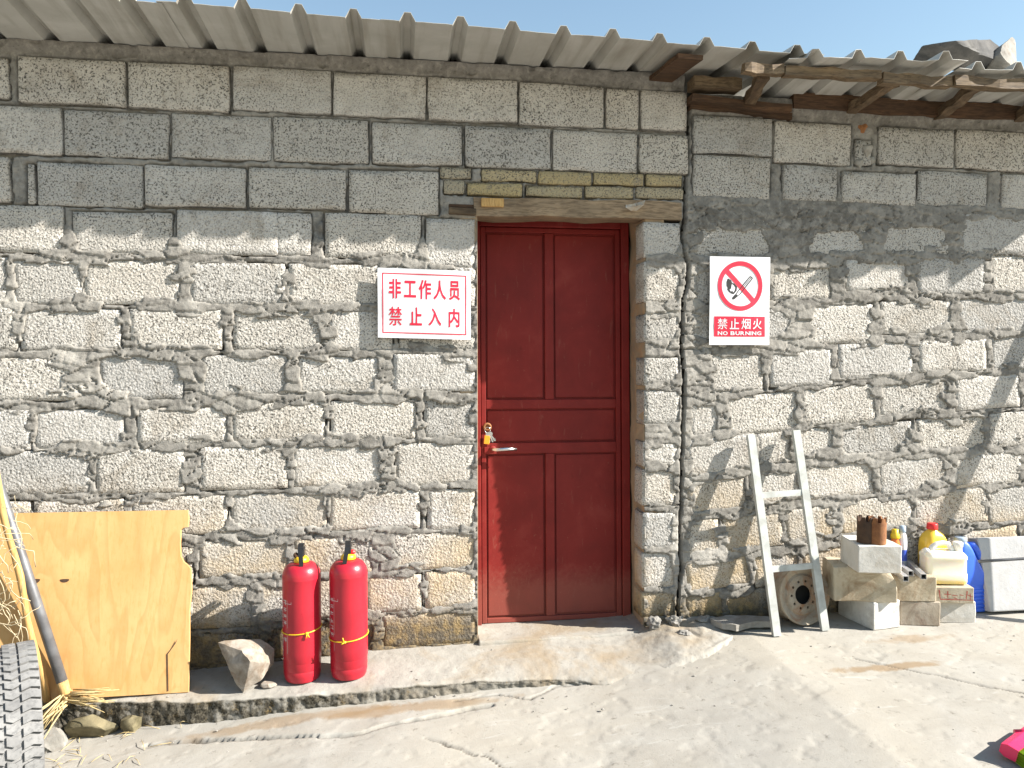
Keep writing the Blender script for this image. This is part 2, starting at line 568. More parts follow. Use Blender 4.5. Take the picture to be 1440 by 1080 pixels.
M['lump'] = make_stone('mortar_lump', (0.17, 0.16, 0.145), (0.28, 0.265, 0.24), (0.12, 0.105, 0.09), 0.4, 18)
M['slate'] = make_stone('slate', (0.06, 0.06, 0.06), (0.12, 0.115, 0.11), (0.3, 0.28, 0.25), 0.3, 6)
M['red_ink'] = simple('red_brush', (0.26, 0.03, 0.02), (0.4, 0.1, 0.07), 60, 0.8, 0)
M['oil_yellow'] = make_plastic('oil_yellow', (0.72, 0.47, 0.05), 0, 0.3, 0.3)
M['cap_red'] = make_plastic('cap_red', (0.68, 0.02, 0.02), 0, 0.4)
M['jerry'] = make_jerry()
M['cap_white'] = make_plastic('cap_white', (0.75, 0.73, 0.68), 0, 0.4, 0.2)
M['blue'] = make_plastic('blue_plastic', (0.03, 0.12, 0.66), 0, 0.35, 0.1)
M['blue_grey'] = make_plastic('blue_grey', (0.30, 0.38, 0.48), 0, 0.45)
M['bottle_white'] = make_plastic('bottle_white', (0.70, 0.72, 0.76), 0, 0.35, 0.2)
M['label_orange'] = make_plastic('label_orange', (0.72, 0.17, 0.03), 0, 0.4)
M['label_green'] = make_plastic('label_green', (0.25, 0.45, 0.08), 0, 0.4)
M['label_blue'] = make_plastic('label_blue', (0.05, 0.10, 0.5), 0, 0.4)
M['straw'] = simple('straw', (0.38, 0.28, 0.12), (0.5, 0.39, 0.20), 40, 0.7, 0)
M['twine'] = simple('twine', (0.50, 0.42, 0.28), (0.36, 0.30, 0.19), 30, 0.8, 0)
M['tyre'] = make_tyre()
M['broom_pink'] = make_plastic('broom_pink', (0.72, 0.02, 0.10), 0, 0.35)
M['bristle'] = make_plastic('bristle_lime', (0.30, 0.50, 0.02), 0, 0.45)
M['broom_stick'] = make_paint('broom_stick', (0.5, 0.5, 0.52), 0.4)
M['paper'] = simple('paper_scrap', (0.75, 0.75, 0.72), (0.6, 0.5, 0.38), 30, 0.6, 0.2)
M['wire'] = simple('wire', (0.09, 0.09, 0.09), (0.05, 0.05, 0.05), 20, 0.5, 0)


# ------------------------------------------------------------------ object helpers
def wloc(o):
    v = Vector((0, 0, 0))
    while o is not None:
        v = v + o.location
        o = o.parent
    return v


def link(o, parent=None):
    COL.objects.link(o)
    if parent is not None:
        o.parent = parent
    return o


def tag(o, label=None, cat=None, group=None, kind=None):
    if label:
        o['label'] = label
    if cat:
        o['category'] = cat
    if group:
        o['group'] = group
    if kind:
        o['kind'] = kind
    return o


def empty(name, loc, label=None, cat=None, group=None, parent=None):
    o = bpy.data.objects.new(name, None)
    o.empty_display_size = 0.05
    if parent is not None:
        loc = Vector(loc) - wloc(parent)
    o.location = loc
    link(o, parent)
    return tag(o, label, cat, group)


def obj(name, verts, faces, mat, parent=None, smooth=False, origin=None):
    """verts in world coordinates; the object's origin is put at origin (or at the parent's own place)."""
    base = wloc(parent) if parent is not None else Vector((0, 0, 0))
    if origin is None:
        origin = base
    origin = Vector(origin)
    me = bpy.data.meshes.new(name)
    me.from_pydata([tuple(Vector(v) - origin) for v in verts], [], faces)
    me.update()
    if smooth:
        me.polygons.foreach_set('use_smooth', [True] * len(me.polygons))
    me.materials.append(mat)
    o = bpy.data.objects.new(name, me)
    o.location = origin - base
    link(o, parent)
    return o


def from_bm(name, bm, mat, parent=None, smooth=False, origin=None):
    bmesh.ops.recalc_face_normals(bm, faces=bm.faces)
    vs = [v.co.copy() for v in bm.verts]
    bm.verts.index_update()
    fs = [[v.index for v in f.verts] for f in bm.faces]
    bm.free()
    return obj(name, vs, fs, mat, parent, smooth, origin)


def grid_obj(name, V, keep, mat, parent=None, attrs=None):
    """V: (n, m, 3) array of world points; keep: (n-1, m-1) bool for faces."""
    n, m, _ = V.shape
    base = np.array(wloc(parent)) if parent is not None else np.zeros(3)
    me = bpy.data.meshes.new(name)
    idx = np.arange(n * m).reshape(n, m)
    q = np.stack([idx[:-1, :-1], idx[1:, :-1], idx[1:, 1:], idx[:-1, 1:]], -1)[keep]
    me.vertices.add(n * m)
    me.vertices.foreach_set('co', (V - base).astype(np.float32).ravel())
    me.loops.add(q.size)
    me.loops.foreach_set('vertex_index', q.astype(np.int32).ravel())
    me.polygons.add(len(q))
    me.polygons.foreach_set('loop_start', np.arange(0, q.size, 4, dtype=np.int32))
    me.polygons.foreach_set('loop_total', np.full(len(q), 4, dtype=np.int32))
    me.polygons.foreach_set('use_smooth', np.ones(len(q), dtype=bool))
    me.update(calc_edges=True)
    me.validate()
    for k, a in (attrs or {}).items():
        at = me.attributes.new(k, 'FLOAT', 'POINT')
        at.data.foreach_set('value', a.astype(np.float32).ravel())
    me.materials.append(mat)
    o = bpy.data.objects.new(name, me)
    return link(o, parent)


def box_bm(bm, c, s, rot=None, bevel=0.0, seg=2):
    r = bmesh.ops.create_cube(bm, size=1.0)
    vs = r['verts']
    mt = Matrix.Translation(Vector(c)) @ (rot.to_4x4() if rot is not None else Matrix.Identity(4)) @ Matrix.Diagonal((*s, 1))
    bmesh.ops.transform(bm, matrix=mt, verts=vs)
    if bevel:
        es = list({e for v in vs for e in v.link_edges})
        bmesh.ops.bevel(bm, geom=es, offset=bevel, segments=seg, affect='EDGES', profile=0.5)
    return bm


def box(name, c, s, mat, parent=None, rot=None, bevel=0.003, smooth=False, origin=None):
    bm = bmesh.new()
    box_bm(bm, c, s, rot, bevel)
    return from_bm(name, bm, mat, parent, smooth, origin)


def bar(name, a, b, w, h, mat, parent=None, bevel=0.003, up=Vector((0, 0, 1)), origin=None, jitter=0.0, cuts=1):
    """square bar from a to b"""
    a, b = Vector(a), Vector(b)
    d = (b - a)
    L = d.length
    d.normalize()
    s = d.cross(up).normalized()
    u = s.cross(d).normalized()
    bm = bmesh.new()
    rings = []
    for k in range(cuts + 1):
        c = a + d * (L * k / cuts)
        j = Vector([random.uniform(-jitter, jitter) for _ in range(3)]) if 0 < k < cuts else Vector((0, 0, 0))
        ring = []
        for (i, jx) in ((-1, -1), (1, -1), (1, 1), (-1, 1)):
            jj = Vector([random.uniform(-jitter, jitter) for _ in range(3)]) * 0.5
            ring.append(bm.verts.new(c + s * (w / 2 * i) + u * (h / 2 * jx) + j + jj))
        rings.append(ring)
    for r0, r1 in zip(rings[:-1], rings[1:]):
        for i in range(4):
            bm.faces.new((r0[i], r0[(i + 1) % 4], r1[(i + 1) % 4], r1[i]))
    bm.faces.new(rings[0][::-1])
    bm.faces.new(rings[-1])
    if bevel:
        bmesh.ops.bevel(bm, geom=[e for e in bm.edges if e.calc_face_angle(0) > 0.5], offset=bevel, segments=2, affect='EDGES')
    return from_bm(name, bm, mat, parent, False, origin)


def tube_data(pts, r, n=10, verts=None, faces=None, caps=True):
    verts = [] if verts is None else verts
    faces = [] if faces is None else faces
    pts = [Vector(p) for p in pts]
    rad = r if isinstance(r, (list, tuple)) else [r] * len(pts)
    ref = Vector((0.3, 0.2, 1)).normalized()
    prev = None
    start = len(verts)
    for k, p in enumerate(pts):
        d = (pts[min(k + 1, len(pts) - 1)] - pts[max(k - 1, 0)]).normalized()
        if prev is None:
            s = d.cross(ref)
            if s.length < 1e-3:
                s = d.cross(Vector((1, 0, 0)))
            s.normalize()
        else:
            s = (prev - d * prev.dot(d)).normalized()
        prev = s
        u = d.cross(s)
        for i in range(n):
            a = 2 * math.pi * i / n
            verts.append(p + (s * math.cos(a) + u * math.sin(a)) * rad[k])
    for k in range(len(pts) - 1):
        for i in range(n):
            a = start + k * n + i
            b = start + k * n + (i + 1) % n
            faces.append((a, b, b + n, a + n))
    if caps:
        faces.append(tuple(start + i for i in range(n))[::-1])
        faces.append(tuple(start + (len(pts) - 1) * n + i for i in range(n)))
    return verts, faces


def tube(name, pts, r, mat, parent=None, n=10, origin=None, smooth=True):
    v, f = tube_data(pts, r, n)
    return obj(name, v, f, mat, parent, smooth, origin)


def lathe(name, c, prof, mat, parent=None, n=40, axis=None, smooth=True, origin=None, sx=1.0, sy=1.0, caps=True):
    """prof: list of (r, h) round the z axis at c; axis: optional rotation matrix"""
    c = Vector(c)
    vs, fs = [], []
    for (r, h) in prof:
        for i in range(n):
            a = 2 * math.pi * i / n
            v = Vector((r * math.cos(a) * sx, r * math.sin(a) * sy, h))
            if axis is not None:
                v = axis @ v
            vs.append(c + v)
    m = len(prof)
    for k in range(m - 1):
        for i in range(n):
            a = k * n + i
            b = k * n + (i + 1) % n
            fs.append((a, b, b + n, a + n))
    caps = caps and abs(prof[0][0] - prof[-1][0]) + abs(prof[0][1] - prof[-1][1]) > 1e-6 and name != 'label_band'
    if caps and prof[0][0] > 1e-4:
        fs.append(tuple(range(n))[::-1])
    if caps and prof[-1][0] > 1e-4:
        fs.append(tuple((m - 1) * n + i for i in range(n)))
    return obj(name, vs, fs, mat, parent, smooth, origin)


def sharpen(o, ang=40):
    me = o.data
    me.polygons.foreach_set('use_smooth', [True] * len(me.polygons))
    me.set_sharp_from_angle(angle=R(ang))
    return o


def rock(name, c, s, mat, seed, parent=None, amp=0.25, sub=3, facets=9, rot=None, flat=True):
    """broken stone: a sphere cut by random planes, then roughened"""
    rnd = random.Random(seed)
    bm = bmesh.new()
    bmesh.ops.create_icosphere(bm, subdivisions=sub + 1, radius=1.0)
    planes = []
    for _ in range(facets):
        n = Vector((rnd.gauss(0, 1), rnd.gauss(0, 1), rnd.gauss(0, 1))).normalized()
        planes.append((n, rnd.uniform(0.5, 0.8)))
    for v in bm.verts:
        for n, d in planes:
            k = v.co.dot(n) - d
            if k > 0:
                v.co -= n * k
        v.co += v.co.normalized() * (mnoise.fractal(v.co * 2.3 + Vector((seed, 0, 0)), 1, 2, 4) * amp * 0.25)
    mt = Matrix.Translation(Vector(c)) @ (rot.to_4x4() if rot is not None else Matrix.Identity(4)) @ Matrix.Diagonal((*s, 1))
    bmesh.ops.transform(bm, matrix=mt, verts=bm.verts[:])
    o = from_bm(name, bm, mat, parent, False, Vector(c))
    return sharpen(o, 28) if flat else sharpen(o, 80)


def text_mesh(chars, cells_, ofs=0.0):
    """flat lettering: each character scaled into its (x0, x1, y0, y1) cell; returns (verts2d, faces)"""
    vs, fs = [], []
    for ch, (x0, x1, y0, y1) in zip(chars, cells_):
        cu = bpy.data.curves.new('tmp', 'FONT')
        cu.body = ch
        cu.size = 1.0
        cu.offset = ofs * (0.45 if ch in '禁烟' else 1.0)
        cu.resolution_u = 4
        o = bpy.data.objects.new('tmp', cu)
        COL.objects.link(o)
        dg = bpy.context.evaluated_depsgraph_get()
        me = bpy.data.meshes.new_from_object(o.evaluated_get(dg))
        co = np.array([v.co[:2] for v in me.vertices])
        a, b = co.min(0), co.max(0)
        k = len(vs)
        for p in co:
            vs.append((x0 + (p[0] - a[0]) / max(b[0] - a[0], 1e-6) * (x1 - x0), y0 + (p[1] - a[1]) / max(b[1] - a[1], 1e-6) * (y1 - y0)))
        for pl in me.polygons:
            fs.append(tuple(k + i for i in pl.vertices))
        bpy.data.objects.remove(o)
        bpy.data.curves.remove(cu)
        bpy.data.meshes.remove(me)
    return vs, fs


# ------------------------------------------------------------------ ground
def gz(x, y):
    """height of the yard: it climbs to the right and falls a little towards the viewer"""
    b = np.interp(x, [-40, -3, -1.25, -0.35, 0.68, 1.15, 1.6, 2.6, 3.2, 6, 40], [-0.4, -0.16, -0.06, 0.045, 0.105, 0.152, 0.205, 0.215, 0.225, 0.27, 0.3])
    return b + 0.03 * np.clip(y + 0.4, -3, 0.5)


def axis_steps(a, b, step, far):
    near = np.arange(a, b, step)
    lo, hi = [], []
    d = step
    v = a
    while v > -far:
        d *= 1.35
        v -= d
        lo.append(v)
    d = step
    v = near[-1]
    while v < far:
        d *= 1.35
        v += d
        hi.append(v)
    return np.concatenate([lo[::-1], near, hi])


def build_ground():
    xs = axis_steps(-2.0, 3.3, 0.009, 60)
    ys = axis_steps(-1.5, 0.06, 0.009, 60)
    X, Y = np.meshgrid(xs, ys, indexing='ij')
    Z = gz(X, Y)
    near = sstep(3.0, 1.0, np.abs(Y + 0.6)) * sstep(4.5, 3.0, np.abs(X - 0.6))
    Z = Z + near * (0.010 * fbm(X, Y, 1.5, 2, 20) + 0.0016 * fbm(X, Y * 2, 9, 4, 25))
    # pitted, flaked surface
    fl = fbm(X, Y * 1.6, 5, 5, 30)
    Z = Z - near * 0.002 * sstep(0.22, 0.26, fl) - near * 0.002 * sstep(0.36, 0.42, fbm(X, Y * 1.5, 14, 4, 36))
    C_ = np.zeros(X.shape)
    # the long cracks that run along the old slab
    def crack(pts, w, depth, seed):
        nonlocal Z, C_
        P_ = [G(px, py, 0.1) for px, py in pts]
        P_ = [G(px, py, float(gz(q.x, q.y))) for (px, py), q in zip(pts, P_)]
        P_ = [G(px, py, float(gz(q.x, q.y))) for (px, py), q in zip(pts, P_)]
        d = polydist(X + 0.012 * fbm(X, Y, 14, 3, seed), Y + 0.02 * fbm(X, Y, 12, 4, seed + 1), [(q.x, q.y) for q in P_])
        ww = w * (0.45 + 0.9 * vnoise(X * 9, Y * 9, seed + 2))
        Z = Z - depth * sstep(ww, ww * 0.3, d)
        C_ = np.maximum(C_, sstep(ww * 0.95, ww * 0.45, d) * (0.5 + 0.5 * sstep(0.3, 0.6, vnoise(X * 14, Y * 14, seed + 4))))
    crack([(210, 1046), (330, 1040), (400, 1036), (480, 1036), (560, 1018), (640, 1002), (690, 990)], 0.016, 0.03, 41)
    crack([(640, 985), (700, 976), (745, 982), (780, 965), (832, 960)], 0.008, 0.012, 44)
    crack([(1200, 925), (1290, 945), (1440, 975)], 0.006, 0.008, 47)
    crack([(600, 1040), (690, 1065), (730, 1090)], 0.006, 0.006, 50)
    V = np.stack([X, Y, Z], -1)
    keep = np.ones((len(xs) - 1, len(ys) - 1), bool)
    o = grid_obj('ground', V, keep, M['ground'], None, {'crack': C_})
    tag(o, 'pale sun-bleached cracked concrete yard sloping along the wall', 'ground', None, 'structure')


build_ground()

# the raised concrete walk before the wall
def step_z(x, y):
    """top of the walk: it falls to the left and a little towards the yard"""
    b = np.interp(x, [-1.6, -0.8, -0.4, -0.13, 0.34, 1.1, 1.4, 1.6], [0.08, 0.115, 0.138, 0.155, 0.166, 0.182, 0.195, 0.2])
    return b + 0.12 * np.clip(y, -0.6, 0)


def Gs(px, py):
    p = G(px, py, 0.15)
    for _ in range(12):
        p = G(px, py, float(step_z(p.x, p.y)))
    return p


FRONT = [Gs(*q) for q in ((60, 996), (95, 990), (130, 986), (250, 985), (400, 981), (480, 974), (550, 967), (640, 961), (700, 957), (800, 954), (850, 960), (930, 951), (990, 932), (1022, 914), (1036, 900))]
FX = [q.x for q in FRONT]
FY = [q.y for q in FRONT]


def build_step():
    fx, fy = FX, FY
    xs = np.arange(FX[0], FX[-1], 0.006)
    front = np.interp(xs, fx, fy)
    front = np.where(xs > fx[-1] - 0.03, front * np.sqrt(np.clip((fx[-1] - xs) / 0.03, 0.15, 1)), front)
    front = front + 0.012 * fbm(xs, xs * 0 + 3.1, 6, 5, 60) + 0.006 * fbm(xs, xs * 0 + 9, 30, 3, 61)
    tx = np.linspace(0, 1, 70)
    td = np.linspace(0, 1, 26)[1:]
    n = len(xs)
    rows = []
    edge = []
    for t in tx:
        y = 0.21 + (front - 0.21) * t
        z = step_z(xs, y) + 0.004 * fbm(xs, y, 4, 4, 62) + 0.003 * fbm(xs, y, 25, 4, 66)
        # the heap of cement dumped at the right-hand end, against the pier
        hump = 0.02 * np.exp(-((xs - 1.36) / 0.19) ** 4) * sstep(-0.45, -0.25, y)
        z = z + hump * (1 + 0.4 * fbm(xs, y, 12, 4, 70)) + 0.02 * sstep(1.0, 1.25, xs)
        hole = np.exp(-(((xs - 1.33) / 0.05) ** 2 + ((y + 0.13 + (xs - 1.33) * 1.3) / 0.03) ** 2))
        z = z - 0.012 * hole
        z = z + 0.006 * sstep(0.95, 1.3, xs) * fbm(xs, y, 40, 4, 72) * (1 - 0.7 * sstep(-0.12, -0.2, y) * sstep(-0.34, -0.26, y))
        rnd = sstep(0.965, 1.0, t)
        z = z - 0.008 * rnd + 0.01 * fbm(xs, y, 16, 4, 74) * sstep(0.93, 1.0, t)
        rows.append(np.stack([xs, y, z], -1))
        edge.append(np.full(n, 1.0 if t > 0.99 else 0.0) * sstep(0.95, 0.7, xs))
    top = rows[-1]
    for t in td:
        zb = gz(xs, front) - 0.06
        z = top[:, 2] + (zb - top[:, 2]) * t
        y = front - 0.012 * np.sin(t * 1.6) + 0.02 * fbm(xs, z, 9, 5, 76) * t + 0.012 * fbm(xs, z, 35, 3, 80) + sstep(0.9, 1.3, xs) * -0.05 * t
        rows.append(np.stack([xs, y, z], -1))
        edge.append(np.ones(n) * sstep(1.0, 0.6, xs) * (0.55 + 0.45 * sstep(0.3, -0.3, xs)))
    V = np.stack(rows, 1)
    E = np.stack(edge, 1)
    # close the two ends
    keep = np.ones((V.shape[0] - 1, V.shape[1] - 1), bool)
    V[0, :, 2] = np.minimum(V[0, :, 2], V[0, :, 2] - 0.03)
    o = grid_obj('concrete_walk', V, keep, M['step'], None, {'edge': E})
    tag(o, 'worn concrete walk with a mossy broken edge along the foot of the wall', 'walkway', None, 'structure')
    return o


build_step()

# ------------------------------------------------------------------ the buildings' walls
LEFT = [
    (-300, -160, 50, 112), (-150, -10, 64, 124), (-6, 12, 80, 138), (25, 177, 82, 147), (179, 323, 89, 155), (327, 466, 95, 158), (468, 600, 103, 165), (601, 728, 110, 171), (730, 850, 118, 178), (852, 899, 125, 181), (901, 967, 127, 184),
    (-300, -185, 120, 190), (-180, -68, 132, 204), (-64, 88, 148, 217), (90, 238, 157, 222), (240, 382, 161, 224), (384, 519, 166, 229), (523, 651, 173, 232), (653, 775, 178, 237), (777, 897, 184, 242), (899, 969, 188, 244),
    (-290, -150, 205, 275), (-146, 14, 217, 283), (37, 50, 230, 288), (52, 201, 229, 291), (203, 347, 233, 292), (349, 487, 236, 294), (489, 618, 239, 302),
    (-210, -75, 290, 350), (-68, 85, 292, 352), (106, 238, 302, 354), (253, 387, 300, 355), (390, 434, 303, 356), (460, 588, 304, 360), (602, 669, 310, 374),
    (-270, -130, 360, 420), (-125, 8, 364, 422), (22, 112, 370, 425), (122, 251, 370, 425), (271, 398, 373, 425), (409, 530, 375, 427), (545, 669, 378, 428),
    (-230, -130, 432, 490), (-120, 20, 436, 490), (33, 166, 438, 490), (187, 309, 438, 488), (331, 446, 439, 489), (466, 548, 440, 489), (565, 669, 443, 488),
    (-260, -140, 504, 560), (-130, -20, 506, 560), (-8, 101, 507, 560), (142, 254, 504, 558), (287, 401, 503, 552), (422, 529, 505, 551), (556, 669, 500, 548),
    (-240, -90, 580, 634), (-80, 40, 580, 630), (52, 171, 580, 627), (197, 316, 576, 620), (331, 454, 570, 617), (469, 582, 567, 614), (599, 669, 563, 614),
    (-270, -140, 640, 698), (-130, -20, 640, 696), (-6, 124, 637, 692), (139, 256, 635, 690), (286, 402, 630, 685), (416, 533, 628, 681), (558, 669, 625, 680),
    (-240, -90, 712, 768), (-80, 40, 710, 764), (52, 172, 706, 757), (189, 316, 701, 749), (329, 456, 697, 744), (467, 588, 693, 742), (604, 669, 690, 742),
    (-260, -140, 785, 840), (-128, 0, 780, 834), (12, 130, 775, 828), (145, 268, 768, 818), (284, 405, 763, 808), (418, 520, 760, 803), (555, 669, 752, 798),
    (-240, -90, 850, 905), (-80, 50, 846, 900), (62, 180, 842, 894), (195, 255, 836, 885), (268, 350, 826, 880), (366, 500, 818, 868), (518, 590, 812, 858), (601, 669, 806, 852),
    (540, 669, 863, 905), (380, 525, 880, 920), (230, 365, 895, 935),
]
PIER = [(903, 958, 314, 361), (903, 959, 370, 424), (903, 955, 444, 480), (903, 955, 504, 541), (903, 956, 550, 596), (902, 953, 622, 655), (901, 952, 661, 709), (901, 950, 722, 770), (901, 950, 779, 825), (900, 950, 834, 866)]
RIGHT = [
    (975, 1087, 163, 218), (1089, 1198, 172, 231), (1202, 1226, 196, 233), (1235, 1342, 180, 234), (1344, 1450, 184, 240), (1453, 1560, 187, 245), (1563, 1660, 190, 250),
    (975, 1084, 219, 279), (1100, 1178, 232, 283), (1184, 1288, 242, 288), (1290, 1389, 241, 291), (1409, 1510, 246, 296), (1515, 1620, 250, 300),
    (975, 1081, 310, 362), (1137, 1220, 316, 356), (1238, 1332, 312, 357), (1351, 1455, 304, 356), (1460, 1560, 304, 358), (1565, 1650, 304, 360),
    (975, 1060, 376, 425), (1085, 1166, 376, 420), (1192, 1276, 367, 407), (1291, 1383, 364, 411), (1396, 1490, 360, 412), (1495, 1590, 358, 412),
    (975, 1020, 440, 488), (1030, 1120, 436, 484), (1137, 1226, 430, 482), (1240, 1336, 425, 467), (1350, 1450, 420, 467), (1456, 1560, 416, 466),
    (1000, 1071, 500, 547), (1084, 1168, 494, 541), (1180, 1281, 484, 530), (1293, 1385, 480, 521), (1396, 1490, 474, 518), (1495, 1600, 470, 516),
    (972, 1012, 566, 612), (1022, 1119, 556, 608), (1130, 1228, 545, 594), (1238, 1331, 539, 579), (1345, 1432, 530, 573), (1440, 1540, 522, 570), (1545, 1630, 518, 568),
    (968, 1060, 616, 665), (1068, 1112, 610, 650), (1120, 1173, 604, 640), (1182, 1281, 598, 637), (1292, 1384, 588, 631), (1393, 1490, 580, 624), (1496, 1590, 574, 620),
    (968, 1046, 672, 718), (1056, 1124, 664, 706), (1135, 1226, 652, 697), (1238, 1332, 645, 690), (1343, 1434, 638, 681), (1442, 1540, 630, 676), (1545, 1630, 626, 672),
    (968, 1010, 732, 776), (1020, 1098, 726, 770), (1106, 1172, 714, 757), (1182, 1280, 702, 745), (1287, 1386, 692, 737), (1392, 1490, 683, 731), (1496, 1600, 678, 726),
    (968, 1052, 786, 826), (1062, 1120, 778, 820), (1130, 1226, 768, 812), (1236, 1330, 756, 800), (1340, 1430, 746, 792), (1440, 1540, 738, 786), (1546, 1640, 730, 780),
    (968, 1014, 838, 872), (1024, 1100, 832, 872), (1110, 1200, 824, 868), (1210, 1300, 814, 858), (1310, 1400, 804, 850), (1410, 1500, 796, 846), (1506, 1600, 788, 840),
]
BRICKS = [(618, 664, 235, 252), (677, 755, 238, 256), (757, 832, 241, 260), (834, 906, 243, 262), (908, 960, 245, 262), (623, 654, 253, 274), (656, 735, 257, 276), (738, 820, 261, 278), (823, 891, 262, 279), (894, 962, 263, 280)]
CRACK = [(971, 128), (970, 200), (966, 245), (964, 290), (961, 320), (962, 355), (967, 372), (966, 400), (960, 420), (959, 470), (957, 490), (960, 520), (961, 555), (959, 590), (960, 612), (958, 640), (957, 690), (956, 740), (957, 800), (953, 850), (954, 885)]
DOOR_X0, DOOR_X1, DOOR_TOP = 0.345, 1.148, 2.165


def quad_of(b, right):
    x0, x1, yt, yb = b
    yc = (yt + yb) / 2
    s = 4.0e-4 * (390 - yc) if right else 1.3e-4 * (505 - yc)
    if right and yc < 300:
        s = 0.05
    xm = (x0 + x1) / 2
    pl = W(x0, yc + s * (x0 - xm))
    pr = W(x1, yc + s * (x1 - xm))
    t = W(xm, yt)
    bt = W(xm, yb)
    c = (pl + pr) / 2
    c.z = (t.z + bt.z) / 2
    ang = math.atan2(pr.z - pl.z, pr.x - pl.x) if right else random.uniform(-0.006, 0.006)
    hw = (pr - pl).length / 2
    hh = (t.z - bt.z) / 2
    return [c.x, c.z, hw, hh, ang]


def expand(q, e):
    q = list(q)
    q[2] += e
    q[3] += e
    return q


quads = []          # (cx, cz, hw, hh, ang, kind)
for b in LEFT:
    q = quad_of(b, False)
    smeared = (b[2] + b[3]) / 2 > 300
    if smeared and b[1] < 660:
        q = expand(q, 0.014)
    elif smeared:
        q = [q[0] - 0.007, q[1], q[2] + 0.007, q[3] + 0.012, q[4]]
    quads.append((*q, 'left'))
for b in PIER:
    q = quad_of(b, False)
    quads.append((q[0] + 0.002, q[1], q[2] - 0.002, q[3] + 0.008, q[4], 'pier'))
for b in RIGHT:
    q = quad_of(b, True)
    if (b[2] + b[3]) / 2 > 300:
        q = expand(q, 0.010)
    quads.append((*q, 'right'))
for b in BRICKS:
    q = quad_of(b, False)
    quads.append((*q, 'brick'))

building_l = empty('block_building', (0.2, 0.3, 0.1), 'grey concrete block storehouse with a red door and corrugated eaves', 'building')
building_r = empty('block_building', (2.6, 0.3, 0.15), 'lower block building with rotten rafters under its roof, beyond the crack in the wall', 'building')
wall_l = None
wall_r = None
X_SPLIT = W(960, 500).x


